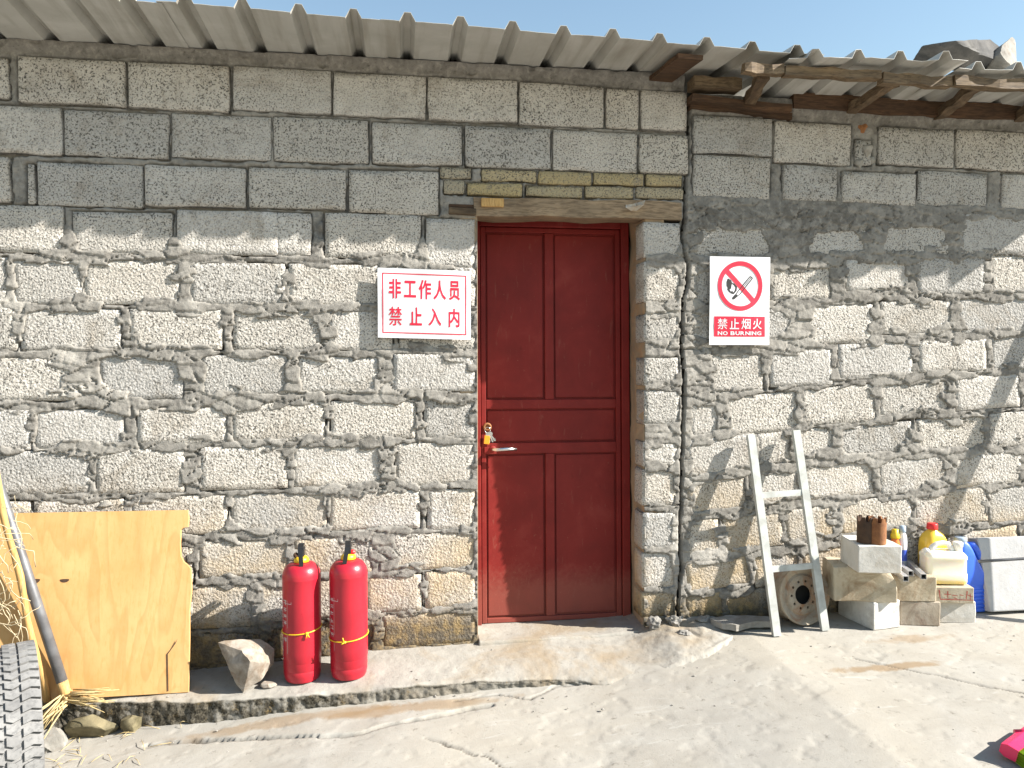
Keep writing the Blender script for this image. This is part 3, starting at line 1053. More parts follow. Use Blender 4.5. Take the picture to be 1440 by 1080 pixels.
def build_walls():
    global wall_l, wall_r
    step = 0.006
    xs = np.arange(-2.55, 4.1, step)
    zs = np.arange(-0.06, 2.93, step)
    X, Z = np.meshgrid(xs, zs, indexing='ij')
    D = np.full(X.shape, 0.25)
    for (cx, cz, hw, hh, ang, kind) in quads:
        m = 0.26
        i0 = max(int((cx - hw - m - xs[0]) / step), 0)
        i1 = min(int((cx + hw + m - xs[0]) / step) + 1, len(xs))
        j0 = max(int((cz - hh - m - zs[0]) / step), 0)
        j1 = min(int((cz + hh + m - zs[0]) / step) + 1, len(zs))
        if i1 <= i0 or j1 <= j0:
            continue
        x = X[i0:i1, j0:j1] - cx
        z = Z[i0:i1, j0:j1] - cz
        c, s = math.cos(-ang), math.sin(-ang)
        u = np.abs(c * x - s * z) - hw
        v = np.abs(s * x + c * z) - hh
        d = np.hypot(np.maximum(u, 0), np.maximum(v, 0)) + np.minimum(np.maximum(u, v), 0)
        D[i0:i1, j0:j1] = np.minimum(D[i0:i1, j0:j1], d)
    wob = 0.03 * fbm(X, Z, 3, 3, 90)
    right = X > X_SPLIT
    S = np.where(right, sstep(2.33, 2.22, Z + wob), sstep(2.08, 1.99, Z + wob))
    # rough lintel bricks have dry joints
    S = np.where((~right) & (X > 0.12) & (Z > 2.1), 0.0, S)
    ca, pz, f1, f2 = cells(X + 0.02 * fbm(X, Z, 8, 3, 95), Z + 0.014 * fbm(X, Z, 10, 3, 97), 0.115, 0.05, 5)
    cb, pz2, g1, g2 = cells(X + 0.01 * fbm(X, Z, 12, 3, 98), Z, 0.05, 0.03, 9)
    lo = fbm(X, Z, 5, 3, 100)
    hi = fbm(X, Z, 26, 4, 104)
    pa, ppz, p1, p2 = cells(X + 0.03 * fbm(X, Z, 6, 3, 115), Z + 0.02 * fbm(X, Z, 7, 3, 118), 0.17, 0.075, 31)
    w = 0.018 + 0.021 * lo + 0.024 * (ca - 0.5) + 0.009 * hi + 0.026 * (pa > 0.72) * sstep(0.05, 0.3, p2 - p1)
    w = np.where(right, w + 0.004, w)
    # the heavy grey smear under the second course of the right-hand building, and other slaps of mortar
    band = np.where(right, np.exp(-((Z - 2.17 - 0.04 * lo) / 0.07) ** 2), 0)
    w = w + 0.035 * band * sstep(3.4, 2.2, X)
    slap = np.zeros(X.shape)
    for (px, py, rx, rz, a) in ((1125, 290, 0.18, 0.16, 0.05), (1105, 465, 0.10, 0.10, 0.05), (975, 480, 0.045, 0.25, 0.04), (1000, 780, 0.12, 0.08, 0.02), (1120, 390, 0.07, 0.06, 0.03), (105, 500, 0.12, 0.05, 0.03), (125, 545, 0.16, 0.05, 0.03), (100, 628, 0.15, 0.05, 0.025), (10, 430, 0.1, 0.08, 0.03), (490, 520, 0.1, 0.05, 0.02), (560, 545, 0.12, 0.05, 0.02), (270, 440, 0.06, 0.05, 0.03), (1230, 640, 0.12, 0.05, 0.02), (925, 440, 0.05, 0.035, 0.05), (925, 492, 0.06, 0.03, 0.05), (930, 608, 0.05, 0.03, 0.05), (970, 700, 0.04, 0.15, 0.03), (950, 760, 0.03, 0.2, 0.03), (570, 880, 0.06, 0.05, 0.03), (15, 590, 0.08, 0.05, 0.04)):
        c = W(px, py)
        g_ = np.exp(-(((X - c.x) / rx) ** 2 + ((Z - c.z) / rz) ** 2))
        w = w + a * g_
        if py > 350:
            slap = np.maximum(slap, g_)
    w = S * w + (1 - S) * (0.0005 + 0.005 * hi + 0.006 * lo)
    e = sstep(-0.001, 0.007, D + w + 0.004 * hi)
    body = 0.0022 + 0.004 * ca + 0.0016 * cb + 0.0035 * np.clip((pz - Z) / 0.03, -1, 1) + 0.0012 * hi + 0.002 * lo
    body = body - 0.004 * sstep(0.10, 0.0, f2 - f1) * (ca > 0.35) - 0.002 * sstep(0.08, 0.0, g2 - g1)
    body = body + 0.002 * fbm(X, Z, 55, 3, 108)
    # crevices: under the lower lip of a trowelled pat and where two pats meet
    lip = sstep(0.016, 0.004, np.abs(fbm(X * 0.6, Z * 2.0, 7, 4, 130))) * (vnoise(X * 6, Z * 9, 140) > 0.45)
    seam = sstep(0.06, 0.02, f2 - f1) * (ca > 0.6) * (pz > Z) * 0.7
    body = body - 0.015 * np.maximum(lip, seam)
    dry = -0.004 + 0.006 * lo + 0.006 * hi + 0.006 * fbm(X, Z, 38, 3, 111) - 0.012 * sstep(0.25, 0.5, fbm(X, Z, 13, 3, 170))
    # the plain band above the top course
    above = sstep(0.02, 0.06, D)
    dry = np.where(Z > 2.62, dry + above * 0.016, dry)
    body = body * (0.45 + 0.55 * sstep(0.0, 0.022, D + w)) + 0.002
    h = (-0.032 + 0.004 * hi) * (1 - e) + (S * body + (1 - S) * dry) * e
    cr = [(W(px, py).x, W(px, py).z) for px, py in CRACK]
    dc = polydist(X + 0.008 * fbm(X, Z, 18, 3, 110), Z, cr)
    h = h - 0.04 * sstep(0.009, 0.004, dc)
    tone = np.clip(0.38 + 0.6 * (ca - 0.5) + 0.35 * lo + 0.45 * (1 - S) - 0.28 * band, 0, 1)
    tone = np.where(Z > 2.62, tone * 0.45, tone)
    # patches of fresher, darker mortar in the perpends of the fourth course
    for (px, py, rx, rz) in ((95, 318, 0.05, 0.08), (243, 325, 0.035, 0.08), (445, 328, 0.035, 0.07), (590, 325, 0.03, 0.09), (1125, 290, 0.14, 0.1), (1210, 270, 0.1, 0.08), (1085, 250, 0.04, 0.1), (1395, 265, 0.03, 0.08), (985, 300, 0.04, 0.12), (400, 370, 0.3, 0.03)):
        c = W(px, py)
        tone = tone - 0.45 * np.exp(-(((X - c.x) / rx) ** 2 + ((Z - c.z) / rz) ** 2))
    V = np.stack([X, -h, Z], -1)
    xc = (X[:-1, :-1] + X[1:, 1:]) / 2
    zc = (Z[:-1, :-1] + Z[1:, 1:]) / 2
    hole = (xc > DOOR_X0 - 0.004) & (xc < DOOR_X1 + 0.004) & (zc < DOOR_TOP + 0.02)
    lint = (xc > W(668, 290).x) & (xc < W(958, 290).x) & (zc > DOOR_TOP - 0.01) & (zc < W(800, 282).z)
    keep = ~hole & ~lint & (zc < np.where(xc > X_SPLIT, 2.765, 2.855))
    tone = np.clip(tone, 0, 1)
    slap = slap * sstep(-0.2, 0.3, fbm(X, Z, 7, 4, 150)) + 0.35 * (cb > 0.7) * S
    gap = (dc[:-1, :-1] + dc[1:, 1:]) / 2 < 0.0048 * (0.5 + 0.9 * vnoise(X[:-1, :-1] * 5, Z[:-1, :-1] * 5, 160))
    keep = keep & ~gap
    si = int((X_SPLIT - xs[0]) / step)
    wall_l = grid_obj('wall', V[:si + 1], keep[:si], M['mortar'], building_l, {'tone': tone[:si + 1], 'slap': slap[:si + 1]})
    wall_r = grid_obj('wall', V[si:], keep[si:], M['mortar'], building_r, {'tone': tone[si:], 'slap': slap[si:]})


build_walls()


def backing(name, x0, x1, y0, y1, z0, z1, parent):
    return box(name, ((x0 + x1) / 2, (y0 + y1) / 2, (z0 + z1) / 2), (x1 - x0, y1 - y0, z1 - z0), M['mortar'], parent, None, 0)


# solid core of the walls, behind the faces
XM = X_SPLIT
backing('wall_core', -2.55, DOOR_X0 - 0.006, 0.075, 0.30, -0.2, 2.84, wall_l)
backing('wall_core', DOOR_X1 + 0.10, XM - 0.006, 0.10, 0.30, -0.2, 2.84, wall_l)
backing('wall_core', DOOR_X0 - 0.006, DOOR_X1 + 0.10, 0.06, 0.30, DOOR_TOP + 0.055, 2.84, wall_l)
backing('wall_core', XM + 0.006, 4.1, 0.075, 0.30, -0.2, 2.76, wall_r)
# plastered reveals of the doorway
rv = make_stone('reveal_plaster', (0.24, 0.19, 0.135), (0.36, 0.27, 0.18), (0.42, 0.24, 0.11), 0.6, 9)
bm = bmesh.new()
box_bm(bm, ((DOOR_X1 + 0.005 + DOOR_X1 + 0.10) / 2, 0.155, 1.2), (0.095, 0.29, 2.1), None, 0.004)
bmesh.ops.subdivide_edges(bm, edges=[e for e in bm.edges if abs(e.verts[0].co.z - e.verts[1].co.z) > 1], cuts=60)
for v in bm.verts:
    v.co.x += 0.010 * mnoise.fractal(Vector((v.co.y * 3, 0, v.co.z * 6)), 1, 2, 4) - 0.002
from_bm('door_reveal', bm, rv, wall_l, True)
bm = bmesh.new()
box_bm(bm, (DOOR_X0 - 0.041, 0.151, 1.15), (0.082, 0.290, 2.2), None, 0.004)
from_bm('door_reveal', bm, rv, wall_l)
# side and rear walls close the two rooms
backing('side_wall', -2.55, -2.33, 0.31, 3.2, -0.3, 2.84, building_l)
backing('rear_wall', -2.55, 4.1, 3.2, 3.42, -0.2, 2.84, building_l)
backing('side_wall', 3.88, 4.1, 0.31, 3.19, -0.2, 2.76, building_r)


def block_mesh(name, cx, cz, hw, hh, ang, depth, mat, parent, chip, seed):
    rs = random.Random(seed)
    nx = max(4, int(hw * 2 / 0.03)) + 2
    nz = max(3, int(hh * 2 / 0.03)) + 2
    off = rs.uniform(-0.005, 0.003)
    tx, tz = rs.uniform(-0.012, 0.012), rs.uniform(-0.02, 0.02)
    ca_, sa_ = math.cos(ang), math.sin(ang)
    vs = []
    us = [-hw, -hw + 0.006] + [-hw + 2 * hw * i / (nx - 2) for i in range(1, nx - 2)] + [hw - 0.006, hw]
    vz = [-hh, -hh + 0.006] + [-hh + 2 * hh * j / (nz - 2) for j in range(1, nz - 2)] + [hh - 0.006, hh]
    corner = [rs.uniform(0, chip) if rs.random() < 0.6 else 0 for _ in range(4)]
    for i in range(nx + 1):
        for j in range(nz + 1):
            u = us[i]
            v = vz[j]
            q = mnoise.noise_vector(Vector((u * 14 + seed * 3.1, v * 14, seed * 1.7)))
            bx = (i == 0) - (i == nx)
            bz = (j == 0) - (j == nz)
            y = off + tx * u + tz * v + 0.0016 * q.y
            q2 = mnoise.noise(Vector((u * 6 + seed * 5.3, v * 6, 3.3)))
            du = bx * (0.001 + 0.006 * abs(q.x) + 0.006 * max(q2, 0) * (2.2 if cz > 2 else 1))
            dv = bz * (0.001 + 0.006 * abs(q.z) + 0.006 * max(q2, 0) * (2.0 if cz > 2 else 1))
            if bx or bz:
                y += 0.004 + 0.003 * abs(q.y)
            if bx and bz:
                k = (0 if bx > 0 else 1) + (0 if bz > 0 else 2)
                du += bx * (0.004 + corner[k])
                dv += bz * (0.004 + corner[k] * 0.7)
            uu, vv = u + du, v + dv
            vs.append(Vector((cx + ca_ * uu - sa_ * vv, y, cz + sa_ * uu + ca_ * vv)))
    fs = []
    m = nz + 1
    for i in range(nx):
        for j in range(nz):
            a = i * m + j
            fs.append((a, a + m, a + m + 1, a + 1))
    ring = [i * m for i in range(nx)] + [nx * m + j for j in range(nz)] + [i * m + nz for i in range(nx, 0, -1)] + [j for j in range(nz, 0, -1)]
    b0 = len(vs)
    for r in ring:
        p = vs[r]
        vs.append(Vector((p.x + (p.x - cx) * 0.01, depth, p.z + (p.z - cz) * 0.01)))
    n = len(ring)
    for k in range(n):
        a, b = ring[k], ring[(k + 1) % n]
        fs.append((b, a, b0 + k, b0 + (k + 1) % n))
    o = obj(name, vs, fs, mat, parent, True, Vector((cx, 0.0, cz)))
    return o


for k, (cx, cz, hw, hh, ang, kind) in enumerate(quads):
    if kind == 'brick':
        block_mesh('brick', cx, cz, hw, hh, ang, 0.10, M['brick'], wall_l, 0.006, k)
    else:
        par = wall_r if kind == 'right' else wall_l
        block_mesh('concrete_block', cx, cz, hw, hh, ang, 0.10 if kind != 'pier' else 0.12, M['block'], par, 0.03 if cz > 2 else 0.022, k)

# timber lintel over the door
a, b = W(672, 294, -0.004), W(962, 292, -0.004)
lz0, lz1 = DOOR_TOP - 0.002, W(800, 282).z
bm = bmesh.new()
bar('lintel', ((a.x) - 0.02, 0.06, (lz0 + lz1) / 2), (XM - 0.012, 0.06, (lz0 + lz1) / 2 + 0.004), 0.14, lz1 - lz0, M['lintel'], wall_l, 0.006, Vector((0, 0, 1)), None, 0.006, 9)
bm.free()
c = W(692, 286)
box('wood_wedge', (c.x, -0.018, c.z), (0.105, 0.02, 0.04), M['pale_wood'], wall_l, None, 0.004)
c = W(650, 298)
box('wood_wedge', (c.x, 0.0, c.z), (0.125, 0.05, 0.03), M['old_wood'], wall_l, Matrix.Rotation(R(2), 3, 'Y'), 0.004)
c = W(650, 291)
box('wood_wedge', (c.x, 0.02, c.z + 0.002), (0.125, 0.05, 0.02), M['dark_wood'], wall_l, None, 0.004)

# a crumpled scrap of paper caught on the lintel
c = W(893, 290, -0.03)
bm = bmesh.new()
pts = [(-0.05, -0.01), (-0.02, -0.022), (0.01, -0.02), (0.04, 0.005), (0.05, 0.03), (0.015, 0.02), (-0.015, 0.008), (-0.045, 0.006)]
ctr = bm.verts.new((c.x, c.y - 0.012, c.z - 0.004))
vv = [bm.verts.new((c.x + x, c.y + 0.015 * ((i % 3) - 1), c.z + z)) for i, (x, z) in enumerate(pts)]
for i in range(len(vv)):
    bm.faces.new((ctr, vv[i], vv[(i + 1) % len(vv)]))
r_ = bmesh.ops.solidify(bm, geom=bm.faces[:], thickness=0.0015)
o = from_bm('paper_scrap', bm, M['paper'], None, False, c)
tag(o, 'crumpled white paper scrap stuck on the wooden lintel above the door', 'paper scrap')


# ------------------------------------------------------------------ the door
def build_door():
    y = 0.205
    x0, x1 = DOOR_X0 + 0.002, DOOR_X1 - 0.004
    zb, zt = 0.175, DOOR_TOP + 0.035
    d = empty('door', ((x0 + x1) / 2, y, zb), parent=building_l)
    X = lambda px, py: W(px, py, y).x
    Zf = lambda px, py: W(px, py, y).z
    lx0, lx1 = x0 + 0.034, x1 - 0.040
    # outer steel frame
    bm = bmesh.new()
    box_bm(bm, ((x0 + lx0) / 2, y + 0.005, (zb + zt) / 2), (lx0 - x0, 0.05, zt - zb), None, 0.003)
    box_bm(bm, ((x1 + lx1) / 2, y + 0.005, (zb + zt) / 2), (x1 - lx1, 0.05, zt - zb), None, 0.003)
    box_bm(bm, ((lx0 + lx1) / 2, y + 0.005, zt - 0.018), (lx1 - lx0 - 0.001, 0.05, 0.036), None, 0.003)
    from_bm('door_frame', bm, M['door'], d)
    # leaf: thin sheet back with raised stiles and rails
    a0, a1 = lx0 + 0.003, lx1 - 0.003
    t0, t1 = zb + 0.008, zt - 0.039
    z1, z2 = W(770, 575, y).z, W(770, 562, y).z
    z3, z4 = W(770, 638, y).z, W(770, 623, y).z
    bm = bmesh.new()
    box_bm(bm, ((a0 + a1) / 2, y + 0.022, (t0 + t1) / 2), (a1 - a0, 0.016, t1 - t0), None, 0)
    from_bm('door_sheet', bm, M['door'], d)
    sw = 0.024
    xm = (X(768, 450) + X(782, 450)) / 2
    bm = bmesh.new()
    fy, th = y + 0.004, 0.019
    for (p0, p1, q0, q1) in ((a0, a0 + sw, t0, t1), (a1 - sw, a1, t0, t1)):
        box_bm(bm, ((p0 + p1) / 2, fy, (q0 + q1) / 2), (p1 - p0, th, q1 - q0), None, 0.003)
    from_bm('door_stile', bm, M['door'], d)
    for (q0, q1) in ((t0, t0 + 0.024), (z3, z4), (z1, z2), (t1 - 0.024, t1)):
        box('door_rail', ((a0 + a1) / 2, fy + 0.001, (q0 + q1) / 2), (a1 - a0 - 2 * sw - 0.001, th, q1 - q0), M['door'], d, None, 0.003)
    for (q0, q1) in ((t0 + 0.025, z3 - 0.001), (z2 + 0.001, t1 - 0.025)):
        box('door_stile', (xm, fy + 0.0005, (q0 + q1) / 2), (0.045, th, q1 - q0), M['door'], d, None, 0.003)
    # pressed panels
    gp = 0.009
    for (p0, p1, q0, q1) in ((a0 + sw, xm - 0.0225, t0 + 0.024, z3), (xm + 0.0225, a1 - sw, t0 + 0.024, z3), (a0 + sw, a1 - sw, z4, z1), (a0 + sw, xm - 0.0225, z2, t1 - 0.024), (xm + 0.0225, a1 - sw, z2, t1 - 0.024)):
        box('door_panel', ((p0 + p1) / 2, y + 0.0085, (q0 + q1) / 2), (p1 - p0 - 2 * gp, 0.006, q1 - q0 - 2 * gp), M['door'], d, None, 0.003)
    # lock plate and lever handle
    c = W(690, 634, y)
    box('lock_plate', (c.x, y - 0.012, c.z), (0.06, 0.012, 0.035), M['door'], d, None, 0.002)
    h0 = W(697, 634, y - 0.05)
    h1 = W(728, 634, y - 0.05)
    tube('handle', [(h0.x - 0.008, y - 0.015, h0.z), (h0.x - 0.006, y - 0.04, h0.z), (h0.x + 0.006, y - 0.05, h0.z), ((h0.x + h1.x) / 2, y - 0.052, h0.z + 0.003), (h1.x, y - 0.05, h0.z + 0.001)], [0.009, 0.009, 0.0095, 0.010, 0.007], M['chrome'], d, 14)
    lathe('lock_collar', (h0.x - 0.008, y - 0.018, h0.z), [(0.0, 0.004), (0.015, 0.003), (0.018, 0.0), (0.018, -0.004)][::-1], M['door'], d, 24, Matrix.Rotation(R(90), 3, 'X'))
    cc = W(686, 601, y)
    lathe('lock_ring', (cc.x, y - 0.008, cc.z), [(0.016, 0.0), (0.022, 0.006), (0.016, 0.010), (0.011, 0.008), (0.011, 0.001)], M['rust'], d, 24, Matrix.Rotation(R(90), 3, 'X'))
    # bunch of keys hanging from the lock
    yd = y
    y = y + 0.036
    k = empty('key_bunch', (cc.x, y - 0.02, cc.z - 0.02), 'bunch of keys with an orange tag hanging from the lock of the red door', 'keys')
    pts = [(cc.x + 0.014 * math.cos(t), y - 0.024, cc.z - 0.014 + 0.014 * math.sin(t)) for t in np.linspace(0, 2 * math.pi, 22)]
    tube('key_ring', pts, 0.0015, M['chrome'], k, 6)
    box('key_tag', (cc.x - 0.004, y - 0.028, cc.z - 0.063), (0.028, 0.005, 0.042), M['orange'], k, Matrix.Rotation(R(6), 3, 'Y'), 0.002)
    for (dx, an) in ((0.016, -24), (0.024, -36), (0.004, -8)):
        bm = bmesh.new()
        rot = Matrix.Rotation(R(an), 3, 'Y')
        o_ = Vector((cc.x + dx * 0.3, y - 0.021 - dx * 0.1, cc.z - 0.026))
        r_ = bmesh.ops.create_cone(bm, cap_ends=True, segments=16, radius1=0.012, radius2=0.012, depth=0.0025)
        bmesh.ops.rotate(bm, verts=bm.verts[:], matrix=Matrix.Rotation(R(90), 3, 'X'))
        box_bm(bm, (0, 0, -0.026), (0.007, 0.002, 0.034))
        box_bm(bm, (0.004, 0, -0.034), (0.004, 0.002, 0.010))
        bmesh.ops.rotate(bm, verts=bm.verts[:], matrix=rot)
        bmesh.ops.translate(bm, verts=bm.verts[:], vec=o_ + rot @ Vector((0, 0, -0.010)))
        from_bm('key', bm, M['chrome'], k)
    d.rotation_euler = (R(-2.1), 0, 0)
    # cement threshold
    xs = np.linspace(DOOR_X0 - 0.004, DOOR_X1 + 0.02, 140)
    rows = []
    for t in np.linspace(0, 1, 30):
        yy = 0.24 + (-0.03 - 0.24) * t + 0 * xs
        z = 0.181 + 0.003 * fbm(xs, yy, 10, 4, 120) + 0.016 * np.clip((xs - 0.9) / 0.3, 0, 1)
        rows.append(np.stack([xs, yy, z], -1))
    for t in (0.3, 0.7, 1.0):
        rows.append(np.stack([xs, -0.03 - 0.01 * t + 0.004 * fbm(xs, xs * 0 + t, 20, 3, 124), rows[29][:, 2] - 0.04 * t], -1))
    V = np.stack(rows, 1)
    V[0, :, 2] -= 0.06
    V[-1, :, 2] -= 0.06
    o = grid_obj('doorstep', V, np.ones((V.shape[0] - 1, V.shape[1] - 1), bool), M['step'], None, {'edge': np.zeros(V.shape[:2])})
    tag(o, 'thin cement doorstep under the red door', 'doorstep', None, 'structure')


build_door()


# ------------------------------------------------------------------ roofs
def roof_sheet(x0, ribs, pitch, z_wall, slope, y_front, y_back, parent, edge_wobble=0.0, seed=0, x_end=None, ripple=0.004, twist=0.0):
    """trapezoid-ribbed steel sheet; ribs run away from the wall"""
    prof = []
    rw, rt_, rh = 0.066, 0.026, 0.036
    for k in range(ribs):
        c = x0 + (k + 0.5) * pitch
        prof += [(c - pitch / 2, 0.0), (c - pitch * 0.27, 0.001), (c - rw / 2, 0.0), (c - rt_ / 2, rh), (c + rt_ / 2, rh), (c + rw / 2, 0.0), (c + pitch * 0.3, 0.001)]
    prof.append((x0 + ribs * pitch + 0.02, 0.0))
    rs = random.Random(seed)
    rag = 0.012 if ripple > 0.01 else 0.0
    nys = [y_front + (y_back - y_front) * t for t in [0, 0.01, 0.02, 0.035, 0.05, 0.075, 0.1, 0.13, 0.17, 0.3, 0.6, 1.0]]
    vs, fs = [], []
    for i, y in enumerate(nys):
        for (x, h) in prof:
            wob = mnoise.noise(Vector((x * 3 + seed, y * 2, 0))) * ripple
            vs.append(Vector((x, y + (edge_wobble * mnoise.noise(Vector((x * 4, seed, 0))) if i == 0 else 0), z_wall + (slope + twist * x) * (-min(y, 0.3)) + h + wob + (rag * mnoise.noise(Vector((x * 7, 3.3, seed))) if i < 3 else 0))))
    m = len(prof)
    for i in range(len(nys) - 1):
        for k in range(m - 1):
            a = i * m + k
            fs.append((a, a + 1, a + m + 1, a + m))
    bm = bmesh.new()
    bv = [bm.verts.new(v) for v in vs]
    for f in fs:
        bm.faces.new([bv[i] for i in f])
    bmesh.ops.recalc_face_normals(bm, faces=bm.faces)
    bmesh.ops.solidify(bm, geom=bm.faces[:], thickness=0.0014)
    return from_bm('roof_sheet', bm, M['roof'], parent)


roof_l = empty('roof', (0.2, 0.0, 2.85), parent=building_l)
PITCH_R = 0.214
ROOF_Z, ROOF_S, ROOF_O = 2.858, 0.0, -0.40
rib0 = W(505, 85, 0).x                     # a rib stands on this line
xa = rib0 - 0.5 * PITCH_R - 11 * PITCH_R
n_l = 0
for s_ in range(5):
    ribs = 4 if s_ < 4 else 5
    roof_sheet(xa + s_ * 4 * PITCH_R, ribs, PITCH_R if s_ < 4 else 0.206, ROOF_Z + 0.0016 * s_, ROOF_S, ROOF_O + random.uniform(-0.012, 0.012), 3.5, roof_l, 0.012, 3 + s_, None, 0.005, -0.055)
# short brown board under the eave
a, b = W(930, 96, -0.02), W(955, 62, -0.36)
bar('eave_board', (a.x, -0.01, ROOF_Z - 0.03), (a.x + 0.02, -0.35, ROOF_Z - 0.052), 0.115, 0.02, M['dark_wood'], roof_l, 0.002, Vector((0, 0, 1)), None, 0.003, 3)
# plate on top of the wall
bar('wall_plate', (-2.55, 0.11, 2.852), (1.36, 0.11, 2.846), 0.12, 0.025, M['dark_wood'], roof_l, 0.003)

roof_r = empty('roof', (2.6, 0.0, 2.8), parent=building_r)
RZ, RS = 2.785, 0.05
for s_ in range(3):
    roof_sheet(1.66 + s_ * 0.80, 4, 0.20, RZ - 0.002 * s_, RS, -0.44 + 0.03 * (s_ % 2), 3.4, roof_r, 0.09, 20 + s_, None, 0.018)
# front purlin of rough, rotten timber in pieces end to end
py_ = -0.355
pz_ = RZ + RS * 0.36 - 0.045
segs = [(1045, 1100, 0.008), (1102, 1235, 0.0), (1237, 1335, -0.006), (1337, 1460, -0.002), (1462, 1600, 0.0)]
for (p0, p1, dz) in segs:
    xa_, xb_ = W(p0, 95, py_).x, W(p1, 110, py_).x
    bar('purlin', (xa_, py_ + random.uniform(-0.01, 0.01), pz_ + dz), (xb_, py_, pz_ + dz + random.uniform(-0.008, 0.006)), 0.042, 0.042, M['old_wood'], roof_r, 0.004, Vector((0, 0, 1)), None, 0.008, 6)
for (p_front, p_wall) in ((1085, 1055), (1272, 1195), (1392, 1320), (1510, 1430)):
    xf = W(p_front, 110, -0.40).x
    xw = W(p_wall, 160, 0.0).x
    xm_ = (xf + xw) / 2
    bar('rafter', (xw, 0.05, RZ - 0.06), (xf, -0.327, RZ + RS * 0.33 - 0.045), 0.05, 0.042, M['old_wood_y'], roof_r, 0.005, Vector((0, 0, 1)), None, 0.008, 7)
# old boards stacked on the wall head by the joint between the buildings
p0, p1 = W(972, 118, -0.06), W(1038, 122, -0.06)
bar('eave_board', (p0.x, -0.06, p0.z), (p1.x, -0.06, p1.z), 0.09, 0.05, M['old_wood'], roof_r, 0.005, Vector((0, 0, 1)), None, 0.006, 5)
p0, p1 = W(970, 140, -0.03), W(1108, 156, -0.03)
bar('eave_board', (p0.x, -0.02, p0.z), (p1.x, -0.02, p1.z), 0.10, 0.035, M['dark_wood'], roof_r, 0.004, Vector((0, 0, 1)), None, 0.005, 5)
p0, p1 = W(970, 150, 0.0), W(1112, 166, 0.0)
bar('eave_board', (p0.x, 0.02, p0.z + 0.006), (p1.x, 0.02, p1.z + 0.004), 0.08, 0.03, M['dark_wood'], roof_r, 0.004, Vector((0, 0, 1)), None, 0.005, 5)
bar('wall_plate', (W(1112, 160).x, 0.035, RZ - 0.03), (4.05, 0.035, RZ - 0.04), 0.13, 0.075, M['dark_wood'], roof_r, 0.005, Vector((0, 0, 1)), None, 0.006, 9)
# rubble wedged in the hole of the top course
for i, (px, py, s_) in enumerate(((1220, 212, 0.035), (1209, 228, 0.03), (1213, 178, 0.032), (1228, 225, 0.02))):
    c = W(px, py)
    rock('rubble_stone', (c.x, 0.005, c.z), (s_, s_ * 0.8, s_ * 1.1), M['grey_rock'] if i != 2 else M['rust'], 50 + i, wall_r, 0.2, 2)

# stones that hold the roof down
c = W(1340, 82, -0.25)
o = rock('roof_stone', (c.x, -0.26, RZ + RS * 0.3 + 0.115), (0.24, 0.15, 0.095), M['slate'], 4, None, 0.2, 3, 12)
tag(o, 'dark flat stone lying on the edge of the right-hand roof', 'stone')
c = W(1398, 78, -0.25)
o = rock('roof_stone', (c.x + 0.03, -0.26, RZ + RS * 0.3 + 0.115), (0.095, 0.10, 0.10), M['grey_rock'], 9, None, 0.2, 3, 12)
tag(o, 'white broken stone on the roof edge beside the dark flat one', 'stone')


# ------------------------------------------------------------------ signs
def plate(name, p00, p11, y, tilt, parent, bend=0.006):
    x0, z0, x1, z1 = p00[0], p00[1], p11[0], p11[1]
    n = 10
    vs, fs = [], []
    for s in (0, 1):
        for i in range(n + 1):
            for j in range(n + 1):
                u, v = i / n, j / n
                yy = y - bend * math.sin(u * 3.1) * (0.4 + 0.6 * v) + 0.002 * math.sin(v * 7 + u * 5) + s * 0.0015
                vs.append(Vector((x0 + (x1 - x0) * u, yy, z0 + (z1 - z0) * v + tilt * (u - 0.5))))
    m = (n + 1) * (n + 1)
    for i in range(n):
        for j in range(n):
            a = i * (n + 1) + j
            q = (a, a + n + 1, a + n + 2, a + 1)
            fs.append(q)
            fs.append(tuple(m + k for k in q[::-1]))
    rim = [i * (n + 1) for i in range(n)] + [n * (n + 1) + j for j in range(n)] + [i * (n + 1) + n for i in range(n, 0, -1)] + list(range(n, 0, -1))
    for k in range(len(rim)):
        a, b = rim[k], rim[(k + 1) % len(rim)]
        fs.append((b, a, a + m, b + m))
    obj(name, vs, fs, M['sign_white'], parent, False)

    def on(u, v, lift=0.0008):
        yy = y - bend * math.sin(u * 3.1) * (0.4 + 0.6 * v) + 0.002 * math.sin(v * 7 + u * 5) - lift
        return Vector((x0 + (x1 - x0) * u, yy, z0 + (z1 - z0) * v + tilt * (u - 0.5)))
    return on


def print_on(name, on, pts2, faces, mat, parent, lift=0.0008):
    return obj(name, [on(u, v, lift) for u, v in pts2], faces, mat, parent)


def strip(poly, w, asp):
    """closed or open poly-line in (u, v) drawn with a line of width w (in u); asp = width / height of the plate"""
    vs, fs = [], []
    for (a, b) in zip(poly[:-1], poly[1:]):
        d = Vector((b[0] - a[0], (b[1] - a[1]) / asp))
        L = d.length
        n = max(1, int(L / 0.06))
        d.normalize()
        s = Vector((-d.y, d.x)) * w / 2
        for k in range(n + 1):
            t = (k / n) * (L + w) - w / 2
            c = Vector((a[0], a[1] / asp)) + d * t
            for q in (c + s, c - s):
                vs.append((q.x, q.y * asp))
            if k:
                m = len(vs)
                fs.append((m - 4, m - 3, m - 1, m - 2))
    return vs, fs


